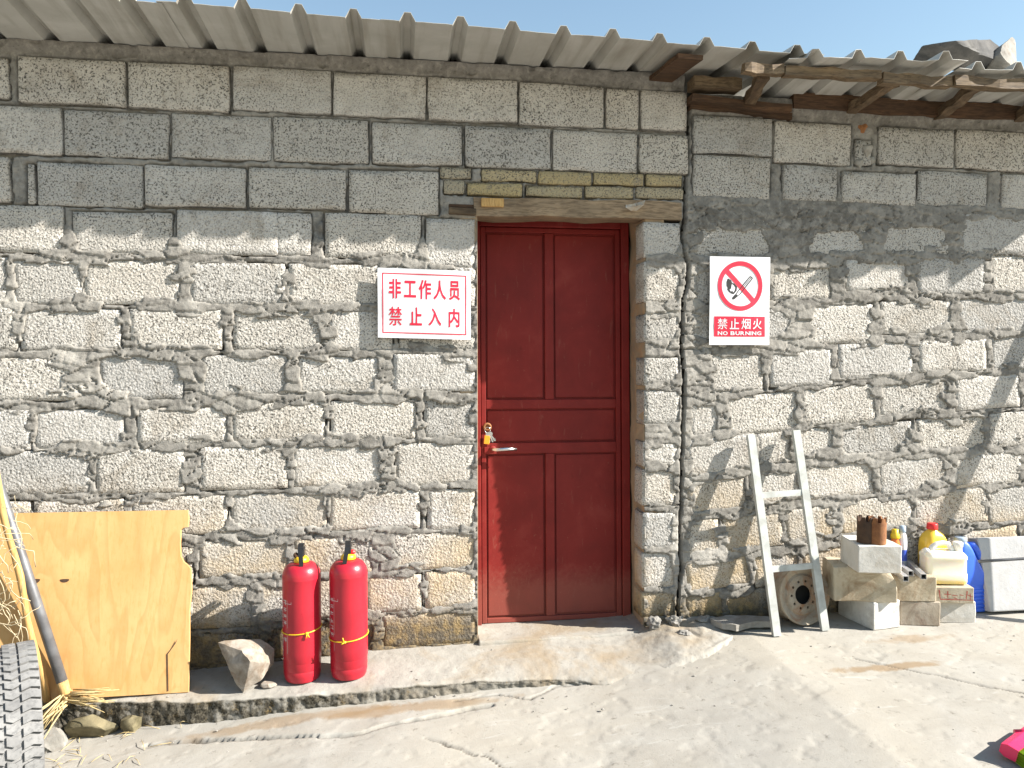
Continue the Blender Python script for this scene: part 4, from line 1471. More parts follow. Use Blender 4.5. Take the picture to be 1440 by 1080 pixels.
def build_sign_one():
    y = -0.032
    a = W(531.5, 476, y)
    b = W(662, 380, y)
    s = empty('warning_sign', ((a.x + b.x) / 2, y, a.z), 'white metal sign with two lines of red Chinese writing left of the door', 'sign')
    on = plate('plate', (a.x, a.z), (b.x, b.z), y, -0.010, s, 0.008)
    U = lambda px: (px - 531.5) / 130.5
    Vv = lambda py: (476 - py) / 96.0
    asp = (b.x - a.x) / (b.z - a.z)
    vs, fs = strip([(0.054, 0.075), (0.945, 0.075), (0.945, 0.925), (0.054, 0.925), (0.054, 0.075)], 0.011, asp)
    print_on('border', on, vs, fs, M['sign_red'], s, 0.0009)
    line1 = [(547, 564), (568, 585), (588.5, 606), (609, 627), (631, 646.5)]
    ch1 = [(x0, x1, 394.5, 421.5) for x0, x1 in line1]
    line2 = [(547, 565, 433, 459), (576, 593, 433, 458), (602, 620, 433, 458), (630.5, 646, 433, 459)]
    cells2 = [(U(x0), U(x1), Vv(y1), Vv(y0)) for x0, x1, y0, y1 in ch1 + line2]
    cells2[1] = (cells2[1][0], cells2[1][1], cells2[1][2] + 0.02, cells2[1][3] - 0.02)
    vs, fs = text_mesh('非工作人员禁止入内', cells2, 0.022)
    print_on('lettering', on, vs, fs, M['sign_red'], s, 0.001)


def build_sign_two():
    y = -0.030
    a = W(997.5, 485, y)
    b = W(1083, 362, y)
    s = empty('no_smoking_sign', ((a.x + b.x) / 2, y, a.z), 'white upright no-burning sign with a red prohibition ring right of the crack', 'sign')
    on = plate('plate', (a.x, a.z), (b.x, b.z), y, 0.0, s, 0.003)
    w, h = 85.5, 123.0
    U = lambda px: (px - 997.5) / w
    Vv = lambda py: (485 - py) / h
    # from the enlarged sign: 878 px across 130, 1080 across 160 source pixels
    Q = lambda qx, qy: (U(980 + qx / 6.754), Vv(340 + qy / 6.75))
    cx, cy, r1, r0 = 407, 423, 216, 176
    n = 64
    vs, fs = [], []
    for i in range(n):
        t = 2 * math.pi * i / n
        for r in (r0, r1):
            vs.append(Q(cx + r * math.cos(t), cy + r * math.sin(t) * 1.08))
    for i in range(n):
        k = (i + 1) % n
        fs.append((2 * i, 2 * i + 1, 2 * k + 1, 2 * k))
    # oblique bar
    def bar2(p, q, wd):
        p, q = Vector(p), Vector(q)
        d = (q - p).normalized()
        sd_ = Vector((-d.y, d.x)) * wd / 2
        k = len(vs)
        for z in (p + sd_, p - sd_, q - sd_, q + sd_):
            vs.append(Q(z.x, z.y))
        fs.append((k, k + 1, k + 2, k + 3))
    bar2((282, 288), (536, 562), 46)
    print_on('prohibition_ring', on, vs, fs, M['sign_red'], s, 0.0014)
    # match with its box and flame
    vs, fs = [], []
    bar2((505, 330), (385, 475), 7)
    bar2((527, 348), (408, 497), 7)
    bar2((505, 330), (527, 348), 7)
    bar2((515, 340), (420, 455), 4)
    bar2((385, 475), (365, 505), 7)
    bar2((408, 497), (375, 522), 7)
    bar2((375, 505), (340, 545), 18)
    k = len(vs)
    for p in ((360, 500), (385, 520), (352, 548), (328, 548), (332, 532)):
        vs.append(Q(*p))
    fs.append((k, k + 1, k + 2, k + 3, k + 4))
    print_on('match', on, vs, fs, M['sign_black'], s, 0.0011)
    flame = [(288, 352), (318, 368), (330, 395), (352, 402), (378, 430), (372, 470), (345, 500), (318, 492), (298, 478), (280, 450), (294, 455), (276, 420), (276, 385)]
    k0 = (325, 440)
    vs = [Q(*k0)] + [Q(*p) for p in flame]
    fs = [(0, i + 1, (i + 1) % len(flame) + 1) for i in range(len(flame))]
    print_on('flame', on, vs, fs, M['sign_black'], s, 0.0010)
    inner = [(326, 405), (345, 420), (358, 440), (352, 468), (338, 485), (330, 465), (318, 478), (304, 458), (318, 450)]
    vs = [Q(332, 448)] + [Q(*p) for p in inner]
    fs = [(0, i + 1, (i + 1) % len(inner) + 1) for i in range(len(inner))]
    print_on('flame_core', on, vs, fs, M['sign_white'], s, 0.0016)
    # red caption
    n = 8
    vs, fs = [], []
    for i in range(n + 1):
        for q in (710, 900):
            vs.append(Q(162 + (650 - 162) * i / n, q))
        if i:
            m = len(vs)
            fs.append((m - 4, m - 2, m - 1, m - 3))
    print_on('caption_panel', on, vs, fs, M['sign_red'], s, 0.0009)
    cl = []
    for (x0, x1) in ((195, 287), (310, 398), (420, 508), (530, 618)):
        (u0, v0), (u1, v1) = Q(x0, 830), Q(x1, 730)
        cl.append((u0, u1, v0, v1))
    vs, fs = text_mesh('禁止烟火', cl, 0.014)
    print_on('lettering', on, vs, fs, M['sign_white'], s, 0.0018)
    word = 'NO BURNING'
    wd = {'N': 46, 'O': 48, ' ': 20, 'B': 44, 'U': 44, 'R': 44, 'I': 14, 'G': 46}
    tot = sum(wd[c] for c in word)
    x = 195
    cl, chs = [], ''
    for c in word:
        adv = wd[c] / tot * (618 - 195)
        if c != ' ':
            (u0, v0), (u1, v1) = Q(x + 2, 886), Q(x + adv - 4, 850)
            cl.append((u0, u1, v0, v1))
            chs += c
        x += adv
    vs, fs = text_mesh(chs, cl, 0.03)
    print_on('english_lettering', on, vs, fs, M['sign_white'], s, 0.0018)


build_sign_one()
build_sign_two()


# ------------------------------------------------------------------ fire extinguishers
def build_extinguisher(px, base_py, label, tie_z, knot_ang):
    f = Gs(px, base_py)
    r = 0.0815
    dirv = (Vector((f.x, f.y, 0)) - Vector((CAM.x, CAM.y, 0))).normalized()
    c = Vector((f.x, f.y, f.z)) + dirv * r
    c.z = float(step_z(c.x, c.y)) - 0.001
    e = empty('fire_extinguisher', c, label, 'fire extinguisher', 'red fire extinguishers on the walk')
    H = 0.515
    prof = [(0.0, 0.004), (0.060, 0.0), (0.071, 0.002), (0.0745, 0.010), (0.0765, 0.022), (0.0785, 0.028), (0.0785, 0.046), (0.0778, 0.048), (0.0778, 0.051), (0.0795, 0.054), (0.0795, 0.085), (0.0798, 0.088), (r, 0.092)]
    prof += [(r, 0.092 + (H - 0.075 - 0.092) * t) for t in np.linspace(0.1, 1, 8)]
    zt = H - 0.075
    prof += [(r + 0.0006, zt + 0.002), (r, zt + 0.006)]
    for t in np.linspace(0.06, 1, 12):
        a = t * math.pi / 2
        prof.append((0.026 + (r - 0.026) * math.cos(a) ** 0.85 if t < 1 else 0.026, zt + 0.006 + 0.062 * math.sin(a)))
    prof += [(0.025, H), (0.0, H)]
    o = lathe('body', c, prof, M['ext'], e, 56, None, True, c)
    sharpen(o, 50)
    lathe('collar', c + Vector((0, 0, H - 0.006)), [(0.031, 0.0), (0.033, 0.003), (0.031, 0.014), (0.024, 0.022), (0.018, 0.024)], M['yellow'], e, 32)
    v = c + Vector((0, 0, H + 0.018))
    bm = bmesh.new()
    box_bm(bm, v + Vector((0, 0, 0.012)), (0.026, 0.03, 0.026), None, 0.004)
    box_bm(bm, v + Vector((0.004, 0.012, 0.028)), (0.018, 0.055, 0.012), None, 0.003)
    from_bm('valve', bm, M['black'], e)
    lean = -0.006 if px < 450 else 0.012
    # the squeeze lever hangs down over the front of the shoulder
    bm = bmesh.new()
    path = [(0, 0.03, 0.046), (0, -0.012, 0.052), (0, -0.034, 0.040), (-lean * 0.5, -0.046, 0.008), (-lean, -0.052, -0.028)]
    wdt = [0.020, 0.024, 0.022, 0.018, 0.017]
    prev = None
    for (p, wv) in zip(path, wdt):
        ring = [bm.verts.new(v + Vector(p) + Vector((sx * wv / 2, 0.004 * sy, 0.004 * sy))) for sx, sy in ((-1, -1), (1, -1), (1, 1), (-1, 1))]
        if prev:
            for i in range(4):
                bm.faces.new((prev[i], prev[(i + 1) % 4], ring[(i + 1) % 4], ring[i]))
        else:
            bm.faces.new(ring[::-1])
        prev = ring
    bm.faces.new(prev)
    from_bm('lever', bm, M['black'], e)
    lathe('gauge', v + Vector((0.018 if px > 450 else -0.022, -0.006, 0.006)), [(0.0, -0.006), (0.011, -0.006), (0.012, 0.0), (0.010, 0.006), (0.0, 0.006)], M['rust2'] if px < 450 else M['cap_red'], e, 18, Matrix.Rotation(R(70), 3, 'X'))
    # yellow tie with its loose end
    pts = []
    for t in np.linspace(0, 2 * math.pi, 48):
        pts.append(c + Vector(((r + 0.0018) * math.cos(t), (r + 0.0018) * math.sin(t), tie_z + 0.007 * math.cos(t) + 0.004 * math.sin(t))))
    vv, ff = tube_data(pts, 0.0026, 6)
    ka = knot_ang
    kp = c + Vector(((r + 0.004) * math.cos(ka), (r + 0.004) * math.sin(ka), tie_z + 0.007 * math.cos(ka) + 0.004 * math.sin(ka)))
    tube_data([kp + Vector((-0.008, 0, -0.002)), kp, kp + Vector((0.008, 0, 0.001))], [0.004, 0.006, 0.004], 8, vv, ff)
    for dx, dz in (((0.012, -0.016), (0.0, -0.018)) if px < 450 else ((-0.006, 0.022), (-0.012, -0.006))):
        tube_data([kp, kp + Vector((dx * 0.6, -0.006, dz * 0.5)), kp + Vector((dx, -0.006, dz))], [0.003, 0.0028, 0.002], 6, vv, ff)
    obj('tie', vv, ff, M['yellow'], e, True)
    # faded white print: an upright column of lettering, with a fine frame
    rs = random.Random(int(px))
    vs, fs = [], []

    def patch(a0, a1, z0, z1):
        k = len(vs)
        nn = max(1, int(abs(a1 - a0) / 0.08))
        for i in range(nn + 1):
            a = a0 + (a1 - a0) * i / nn
            for z in (z0, z1):
                vs.append(c + Vector(((r + 0.0007) * math.cos(a), (r + 0.0007) * math.sin(a), z)))
        for i in range(nn):
            q = k + 2 * i
            fs.append((q, q + 2, q + 3, q + 1))
    a_mid = R(-90 - 45) if px < 450 else R(-90 - 49)
    for col, (z0, z1, sz) in enumerate(((0.20, 0.36, 0.024), (0.10, 0.36, 0.010))):
        z = z1
        while z > z0:
            hh_ = sz * rs.uniform(0.75, 1.0)
            ac = a_mid - 0.10 - col * 0.26
            wd_ = sz / r * 0.8
            if tie_z - 0.012 < z - hh_ / 2 < tie_z + 0.016:
                z -= hh_
                continue
            for _ in range(3):
                zz = z - rs.uniform(0.1, 0.9) * hh_
                patch(ac - wd_ / 2, ac + wd_ / 2, zz, zz + 0.0022)
            for _ in range(2):
                aa = ac + rs.uniform(-0.5, 0.5) * wd_
                patch(aa, aa + 0.024, z - hh_, z - hh_ * 0.15)
            z -= sz * 1.25
    for (a0, a1, z0, z1) in ((a_mid + 0.08, a_mid + 0.095, 0.13, tie_z - 0.015), (a_mid + 0.08, a_mid + 0.095, tie_z + 0.02, 0.36), (a_mid + 0.02, a_mid + 0.36, 0.345, 0.3468), (a_mid + 0.34, a_mid + 0.355, 0.345, 0.355)):
        patch(a0, a1, z0, z1)
    obj('printed_lettering', vs, fs, M['white_print'], e)
    return e


build_extinguisher(425.5, 966, 'red fire extinguisher beside the pale rock, its yellow tie higher up', 0.222, R(-70))
build_extinguisher(491, 962, 'red fire extinguisher on the door side of the pair, its yellow tie lower down', 0.178, R(-99))

# ------------------------------------------------------------------ pale rock
def pale_rock():
    y = Gs(343, 973).y + 0.02
    pts = [(306, 903, 0), (335, 898, 0.02), (366, 899, 0.05), (386, 912, 0.06), (384, 934, 0.03), (366, 957, -0.02), (343, 973, -0.03), (332, 962, -0.02), (319, 935, -0.01)]
    bm = bmesh.new()
    fr = [bm.verts.new(W(px, py, y + dy)) for px, py, dy in pts]
    bk = [bm.verts.new(W(px * 0.8 + 345 * 0.2, py * 0.8 + 930 * 0.2, y + 0.13 + dy * 0.5)) for px, py, dy in pts]
    mids = [bm.verts.new(W(px, py, yy)) for px, py, yy in ((352, 930, y - 0.075), (372, 932, y - 0.03), (340, 915, y - 0.03))]
    a, b, c = mids
    n = len(pts)
    tri = [(0, 1, c), (1, 2, c), (2, 3, b), (3, 4, b), (4, 5, b), (5, 6, a), (6, 7, a), (7, 8, a), (8, 0, c)]
    for i, j, m_ in tri:
        bm.faces.new((fr[i], fr[j], m_))
    bm.faces.new((fr[2], b, c))
    bm.faces.new((b, fr[5], a))
    bm.faces.new((a, fr[8], c))
    bm.faces.new((a, c, b))
    for i in range(n):
        j = (i + 1) % n
        bm.faces.new((fr[j], fr[i], bk[i], bk[j]))
    bm.faces.new(bk)
    bmesh.ops.triangulate(bm, faces=bm.faces[:])
    bmesh.ops.recalc_face_normals(bm, faces=bm.faces)
    bmesh.ops.subdivide_edges(bm, edges=bm.edges[:], cuts=5, use_grid_fill=True)
    for v in bm.verts:
        v.co += mnoise.noise_vector(v.co * 22) * 0.005 + mnoise.noise_vector(v.co * 60) * 0.0022
    o = from_bm('pale_rock', bm, M['quartz'], None, False, W(343, 973, y))
    sharpen(o, 24)
    tag(o, 'broken pale rock standing on its point between the plywood and the extinguishers', 'rock')
    c = Gs(378, 966)
    o = rock('stone_chip', (c.x, c.y, c.z + 0.011), (0.035, 0.025, 0.016), M['quartz'], 31)
    tag(o, 'small pale stone chip lying right of the broken rock', 'stone')


pale_rock()

# ------------------------------------------------------------------ plywood board
def plywood():
    right = [(265, 974), (266, 900), (266, 860), (269, 830), (268, 800), (264, 795), (258, 790), (254, 782), (253, 765), (254, 745), (258, 742), (264, 741), (265, 728), (264, 717)]
    yb, yt = Gs(265, 974).y, -0.045
    zb = Gs(265, 974).z + 0.002
    zt = W(200, 717, yt).z
    n = Vector((0, -(zt - zb), -(yt - yb))).normalized()

    def onb(px, py):
        d = ray(px, py)
        p0 = Vector((0, yb, zb))
        nn = Vector((0, zt - zb, -(yt - yb)))
        t = (p0 - CAM).dot(nn) / d.dot(nn)
        return CAM + d * t
    pts = [onb(px, py) for px, py in right]
    pts[0].z = zb
    pts[0].y = yb
    xl = onb(-70, 800).x
    top_l = Vector((xl, yt, zt + 0.002))
    bot_l = Vector((W(50, 980, yb).x, yb, zb))
    mid_l = Vector((xl, yb + 0.05, zb + (zt - zb) * 0.05 / (yt - yb)))
    outline = [bot_l, *pts, top_l, mid_l]
    base = empty('plywood_board', (pts[0].x - 0.3, yb, zb), 'orange-yellow plywood board with a ragged right edge leaning on the wall', 'board')
    nn = Vector((0, zt - zb, -(yt - yb))).normalized()
    th = 0.011
    # face and plies: each layer slightly different in outline, as split veneer is
    for k in range(3):
        bm = bmesh.new()
        f0 = [bm.verts.new(p + nn * (th * k / 3 + 0.0002 * k) + Vector((0.0012 * k if 1 < i < len(pts) else 0, 0, 0))) for i, p in enumerate(outline)]
        fc = bm.faces.new(f0)
        r_ = bmesh.ops.extrude_face_region(bm, geom=[fc])
        bmesh.ops.translate(bm, verts=[v for v in r_['geom'] if isinstance(v, bmesh.types.BMVert)], vec=nn * (th / 3 - 0.0002))
        bmesh.ops.triangulate(bm, faces=bm.faces[:])
        from_bm('face_veneer' if k == 0 else 'ply_layer', bm, M['ply'] if k != 1 else M['ply_edge'], base)
    # torn notch, knots and the two dark nail gouges
    out = -nn
    for (px, py, a, b) in ((91, 815, 0.019, 0.010), (51, 815, 0.016, 0.012)):
        c = onb(px, py) + out * 0.0012
        up_ = Vector((0, yt - yb, zt - zb)).normalized()
        vs = [c + Vector((a * math.cos(t), 0, 0)) + up_ * (b * math.sin(t) * (1.2 if math.sin(t) < 0 else 0.25)) for t in np.linspace(0, 2 * math.pi, 15)[:-1]]
        obj('gouge', vs, [tuple(range(14))], M['rust2'], base)
    c0, c1 = onb(235, 972) + out * 0.0015, onb(234, 920) + out * 0.0015
    c2 = onb(247, 905) + out * 0.0015
    vs = [c0, c0 + Vector((0.006, 0, 0)), c1 + Vector((0.006, 0, 0)), c2 + Vector((0.008, 0, 0.02)), c2, c1]
    obj('split', vs, [(0, 1, 2, 5), (5, 2, 3, 4)], M['rust2'], base)


plywood()

# ------------------------------------------------------------------ things at the left edge: tyre, broom, stick, straw
def tyre():
    cx = W(-18, 960, -0.95).x
    cy = -0.86
    ro, wd = 0.308, 0.205
    cz = float(gz(cx, cy)) + ro - 0.006
    e = empty('tyre', (cx, cy, cz - ro), 'worn grey truck tyre standing at the lower left edge', 'tyre')
    rot = Matrix.Rotation(R(90), 3, 'Y')
    prof = [(0.175, -0.085), (0.19, -0.094), (0.235, -0.1025), (0.28, -0.100), (0.298, -0.096), (0.305, -0.088), (0.307, -0.05), (0.308, 0), (0.307, 0.05), (0.305, 0.088), (0.298, 0.096), (0.28, 0.100), (0.235, 0.1025), (0.19, 0.094), (0.175, 0.085), (0.17, 0.06), (0.24, 0.06), (0.27, 0.0), (0.24, -0.06), (0.17, -0.06), (0.175, -0.085)]
    o = lathe('casing', (cx, cy, cz), prof, M['tyre'], e, 96, rot, True)
    sharpen(o, 50)
    # tread: rows of chevron lugs round the casing, countable but small -> the largest as parts of one tread mesh
    nl = 56
    rows = [(-0.088, -0.046, 0.5), (-0.040, -0.004, -0.55), (0.002, 0.040, 0.55), (0.046, 0.096, -0.5)]
    for ri, (x0, x1, sl) in enumerate(rows):
        vs, fs = [], []
        for k in range(nl):
            t0 = 2 * math.pi * (k + 0.5 * (ri % 2)) / nl
            dt = 2 * math.pi / nl * 0.76
            base = len(vs)
            lug = [(x0, 0.0), ((x0 + x1) / 2, 0.30), (x1, 0.05), (x1, 0.95), ((x0 + x1) / 2, 1.25), (x0, 0.95)]
            for rr in (0.300, 0.3165):
                for (x, q) in lug:
                    qq = q if sl > 0 else 1 - q
                    a = t0 + dt * qq
                    vs.append(Vector((cx + x, cy + rr * math.cos(a), cz + rr * math.sin(a))))
            m = len(lug)
            fs.append(tuple(base + m + i for i in range(m)))
            for i in range(m):
                j = (i + 1) % m
                fs.append((base + i, base + j, base + m + j, base + m + i))
        bm = bmesh.new()
        bv = [bm.verts.new(v) for v in vs]
        for f in fs:
            bm.faces.new([bv[i] for i in f])
        o = from_bm('tread', bm, M['tyre'], e)
        tag(o, kind='stuff')
    e.rotation_euler = (0, 0, R(27))


tyre()


def left_things():
    # straw broom with a grey metal handle
    top = W(-6, 672, -0.12)
    bot = W(95, 982, FY[1] - 0.03)
    e = empty('straw_broom', bot, 'straw broom with a grey metal pipe handle leaning against the plywood', 'broom')
    d = (bot - top)
    far = top - d * 0.35
    tube('handle', [far, top, top + d * 0.5, top + d * 0.93], 0.0215, M['pipe'], e, 18)
    tube('ferrule', [top + d * 0.925, top + d * 0.96, bot], [0.022, 0.020, 0.026], M['pale_wood'], e, 14)
    rs = random.Random(3)
    vv, ff = [], []
    for k in range(46):
        a = rs.uniform(-1, 1)
        L = rs.uniform(0.10, 0.24)
        side = rs.random()
        if side < 0.55:
            dr = Vector((-0.45 + 0.35 * a, -0.35 * rs.random() - 0.25, -0.55 + 0.25 * rs.random())).normalized()
        else:
            dr = Vector((0.95, -0.25 + 0.3 * a, 0.30 * rs.random() - 0.12)).normalized()
            L *= 0.85
        p0 = bot + Vector((rs.uniform(-0.02, 0.02), rs.uniform(-0.02, 0.02), rs.uniform(-0.02, 0.03)))
        p2 = p0 + dr * L
        p1 = p0 + dr * L * 0.5 + Vector((rs.uniform(-0.02, 0.02), 0, rs.uniform(-0.01, 0.02)))
        p2.z = max(p2.z, float(gz(p2.x, p2.y)) + 0.005)
        tube_data([p0, p1, p2], [0.0035, 0.003, 0.001], 5, vv, ff)
    o = obj('bristles', vv, ff, M['straw'], e, True)
    tag(o, kind='stuff')
    # bamboo stick
    a, b = W(17, 770, -0.24), W(66, 986, FY[0] + 0.01)
    pts = [a + (b - a) * t + Vector((0.006 * math.sin(t * 9), 0, 0)) for t in np.linspace(-0.5, 1, 12)]
    o = tube('wooden_stick', pts, [0.012, 0.0125, 0.0135, 0.012, 0.0125, 0.0145, 0.0125, 0.0125, 0.015, 0.013, 0.013, 0.014], M['pale_wood'], None, 12, b)
    tag(o, 'thin yellow wooden stick leaning on the plywood behind the pipe handle', 'stick')
    # tangle of dry grass and twine at the picture's edge
    vv, ff = [], []
    for k in range(90):
        px, py = rs.uniform(-70, 26), rs.uniform(690, 895)
        p = W(px, py, -0.40 + rs.uniform(-0.05, 0.05))
        pts = [p]
        dr = Vector((rs.uniform(-1, 1), rs.uniform(-0.3, 0.3), rs.uniform(-1, 0.7))).normalized()
        for s in range(6):
            dr = (dr + Vector((rs.uniform(-0.7, 0.7), rs.uniform(-0.3, 0.3), rs.uniform(-0.6, 0.5)))).normalized()
            q = pts[-1] + dr * rs.uniform(0.012, 0.035)
            lim = W(40, py, -0.4).x
            q.x = min(q.x, lim)
            pts.append(q)
        tube_data(pts, rs.uniform(0.0009, 0.0019), 4, vv, ff)
    # the stalks that carry the tangle down to the ground
    for k in range(26):
        p = W(rs.uniform(-70, 8), rs.uniform(700, 860), -0.41)
        q = Vector((p.x + rs.uniform(-0.05, 0.05), -0.45 + rs.uniform(-0.08, 0.03), float(gz(p.x, -0.45))))
        tube_data([p, (p + q) / 2 + Vector((rs.uniform(-0.03, 0.03), 0, 0)), q], [0.001, 0.0018, 0.002], 4, vv, ff)
    o = obj('dry_grass', vv, ff, M['twine'], None, True, W(-30, 1000, -0.52))
    tag(o, 'tangle of dry pale grass in front of the plywood at the left edge', 'dry grass', None, 'stuff')
    # loose straw on the ground
    vv, ff = [], []
    for k in range(75):
        px, py = rs.uniform(55, 260), rs.uniform(1005, 1078)
        if rs.random() < (px - 55) / 260:
            continue
        p = G(px, py, -0.03)
        z = float(gz(p.x, p.y)) + 0.006
        an = rs.uniform(0, math.pi)
        L = rs.uniform(0.02, 0.09)
        dv = Vector((math.cos(an), math.sin(an), 0)) * L / 2
        tube_data([Vector((p.x, p.y, z)) - dv, Vector((p.x, p.y, z + rs.uniform(0.002, 0.012))), Vector((p.x, p.y, z + rs.uniform(0, 0.01))) + dv], [0.001, 0.0016, 0.0008], 4, vv, ff)
    o = obj('loose_straw', vv, ff, M['straw'], None, True)
    tag(o, 'loose straw scattered on the ground right of the tyre', 'straw', None, 'stuff')
    # stones under the end of the walk
    stones = [(130, 1018, 0.105, 0.05, 0.062, 'moss_rock', 'dark mossy stone wedged under the left end of the walk'),
              (188, 1022, 0.05, 0.04, 0.048, 'moss_rock', 'smaller mossy stone right of the big one under the walk'),
              (72, 1002, 0.06, 0.06, 0.06, 'grey_rock', 'grey stone under the straw broom beside the tyre'),
              (66, 1040, 0.055, 0.05, 0.04, 'grey_rock', 'flat grey stone on the ground close to the tyre')]
    for i, (px, py, a, b, c, mt, lb) in enumerate(stones):
        yy = np.interp(-1.2, FX, FY) - (0.03 if i < 2 else 0.10)
        p = W(px, py, yy)
        o = rock('stone', (p.x, yy, float(gz(p.x, yy)) + c * 0.62), (a, b, c), M[mt], 70 + i, None, 0.25, 3, 8)
        tag(o, lb, 'stone', 'stones under the end of the walk')


left_things()

# ------------------------------------------------------------------ ladder, wheel, flat stone
def ladder():
    e = empty('ladder', (1.83, -0.2, 0.2), 'short pale grey painted ladder with two rungs leaning on the wall', 'ladder')
    L0, L1 = W(1092, 903, -0.245), W(1055.5, 612, -0.045)
    R0, R1 = W(1160, 893, -0.215), W(1119, 605, -0.045)
    L0.z = max(L0.z, float(gz(L0.x, L0.y)) + 0.004)
    R0.z = max(R0.z, float(gz(R0.x, R0.y)) + 0.004)
    fwd = Vector((0, -1, 0.12))
    bar('rail', L0, L1, 0.037, 0.022, M['ladder'], e, 0.003, fwd, None, 0.0, 1)
    bar('rail', R0, R1, 0.037, 0.022, M['ladder'], e, 0.003, fwd, None, 0.0, 1)

    def at(A, B, py):
        lo, hi = 0.0, 1.0
        for _ in range(30):
            m_ = (lo + hi) / 2
            q = A + (B - A) * m_ - CAM
            yy = 540 - F_PX * q.dot(UP) / q.dot(FW)
            if yy > py:
                lo = m_
            else:
                hi = m_
        return A + (B - A) * lo
    for yl, yr in ((697, 692), (801, 795)):
        a, b = at(L0, L1, yl), at(R0, R1, yr)
        d = (b - a).normalized()
        bar('rung', a + d * 0.013, b - d * 0.013, 0.028, 0.014, M['ladder'], e, 0.003, Vector((0, -1, 0.1)), None, 0.001, 3)


ladder()


def wheel():
    c = W(1124, 840, -0.10)
    ro = 0.142
    zg = float(gz(c.x, -0.1))
    c = Vector((c.x, -0.105, zg + ro + 0.002))
    e = empty('wheel_rim', (c.x, c.y, zg), 'rusty cream steel wheel rim leaning on the wall behind the ladder', 'wheel rim')
    rot = Matrix.Rotation(R(9), 3, 'Z') @ Matrix.Rotation(R(90 - 9), 3, 'X') @ Matrix.Scale(0.955, 3)
    # disc with centre hole and ten stud holes, cut from a filled outline
    def disc(name, rings, depth, zoff, mat):
        bm = bmesh.new()
        for (x, y, r, n) in rings:
            vs = [bm.verts.new((x + r * math.cos(2 * math.pi * k / n), y + r * math.sin(2 * math.pi * k / n), zoff + depth / 2)) for k in range(n)]
            for k in range(n):
                bm.edges.new((vs[k], vs[(k + 1) % n]))
        bmesh.ops.triangle_fill(bm, use_beauty=True, use_dissolve=False, edges=bm.edges[:], normal=(0, 0, 1))
        r_ = bmesh.ops.extrude_face_region(bm, geom=bm.faces[:])
        bmesh.ops.translate(bm, verts=[v for v in r_['geom'] if isinstance(v, bmesh.types.BMVert)], vec=(0, 0, -depth))
        for v in bm.verts:
            v.co = c + rot @ v.co
        return from_bm(name, bm, mat, e)
    rings = [(0, 0, 0.088, 48), (0, 0, 0.047, 40)] + [(0.068 * math.cos(t), 0.068 * math.sin(t), 0.0068, 14) for t in np.linspace(0, 2 * math.pi, 11)[:-1]]
    disc('hub_disc', rings, 0.010, 0.022, M['rim'])
    prof = [(0.0875, 0.026), (0.094, 0.027), (0.104, 0.018), (0.120, 0.026), (0.138, 0.040), (0.146, 0.042), (0.149, 0.036), (0.146, 0.028), (0.140, 0.0), (0.136, -0.05), (0.142, -0.075), (0.138, -0.078), (0.130, -0.05), (0.128, 0.0), (0.1, 0.01), (0.0875, 0.016), (0.0875, 0.026)]
    o = lathe('barrel', c, prof, M['rim'], e, 64, rot, True)
    sharpen(o, 50)
    lathe('dark_plug', c, [(0.0, -0.02), (0.085, -0.02), (0.085, -0.06), (0.0, -0.06)], M['hole'], e, 32, rot, False)  # black plug added behind the disc so its holes look shaded


wheel()


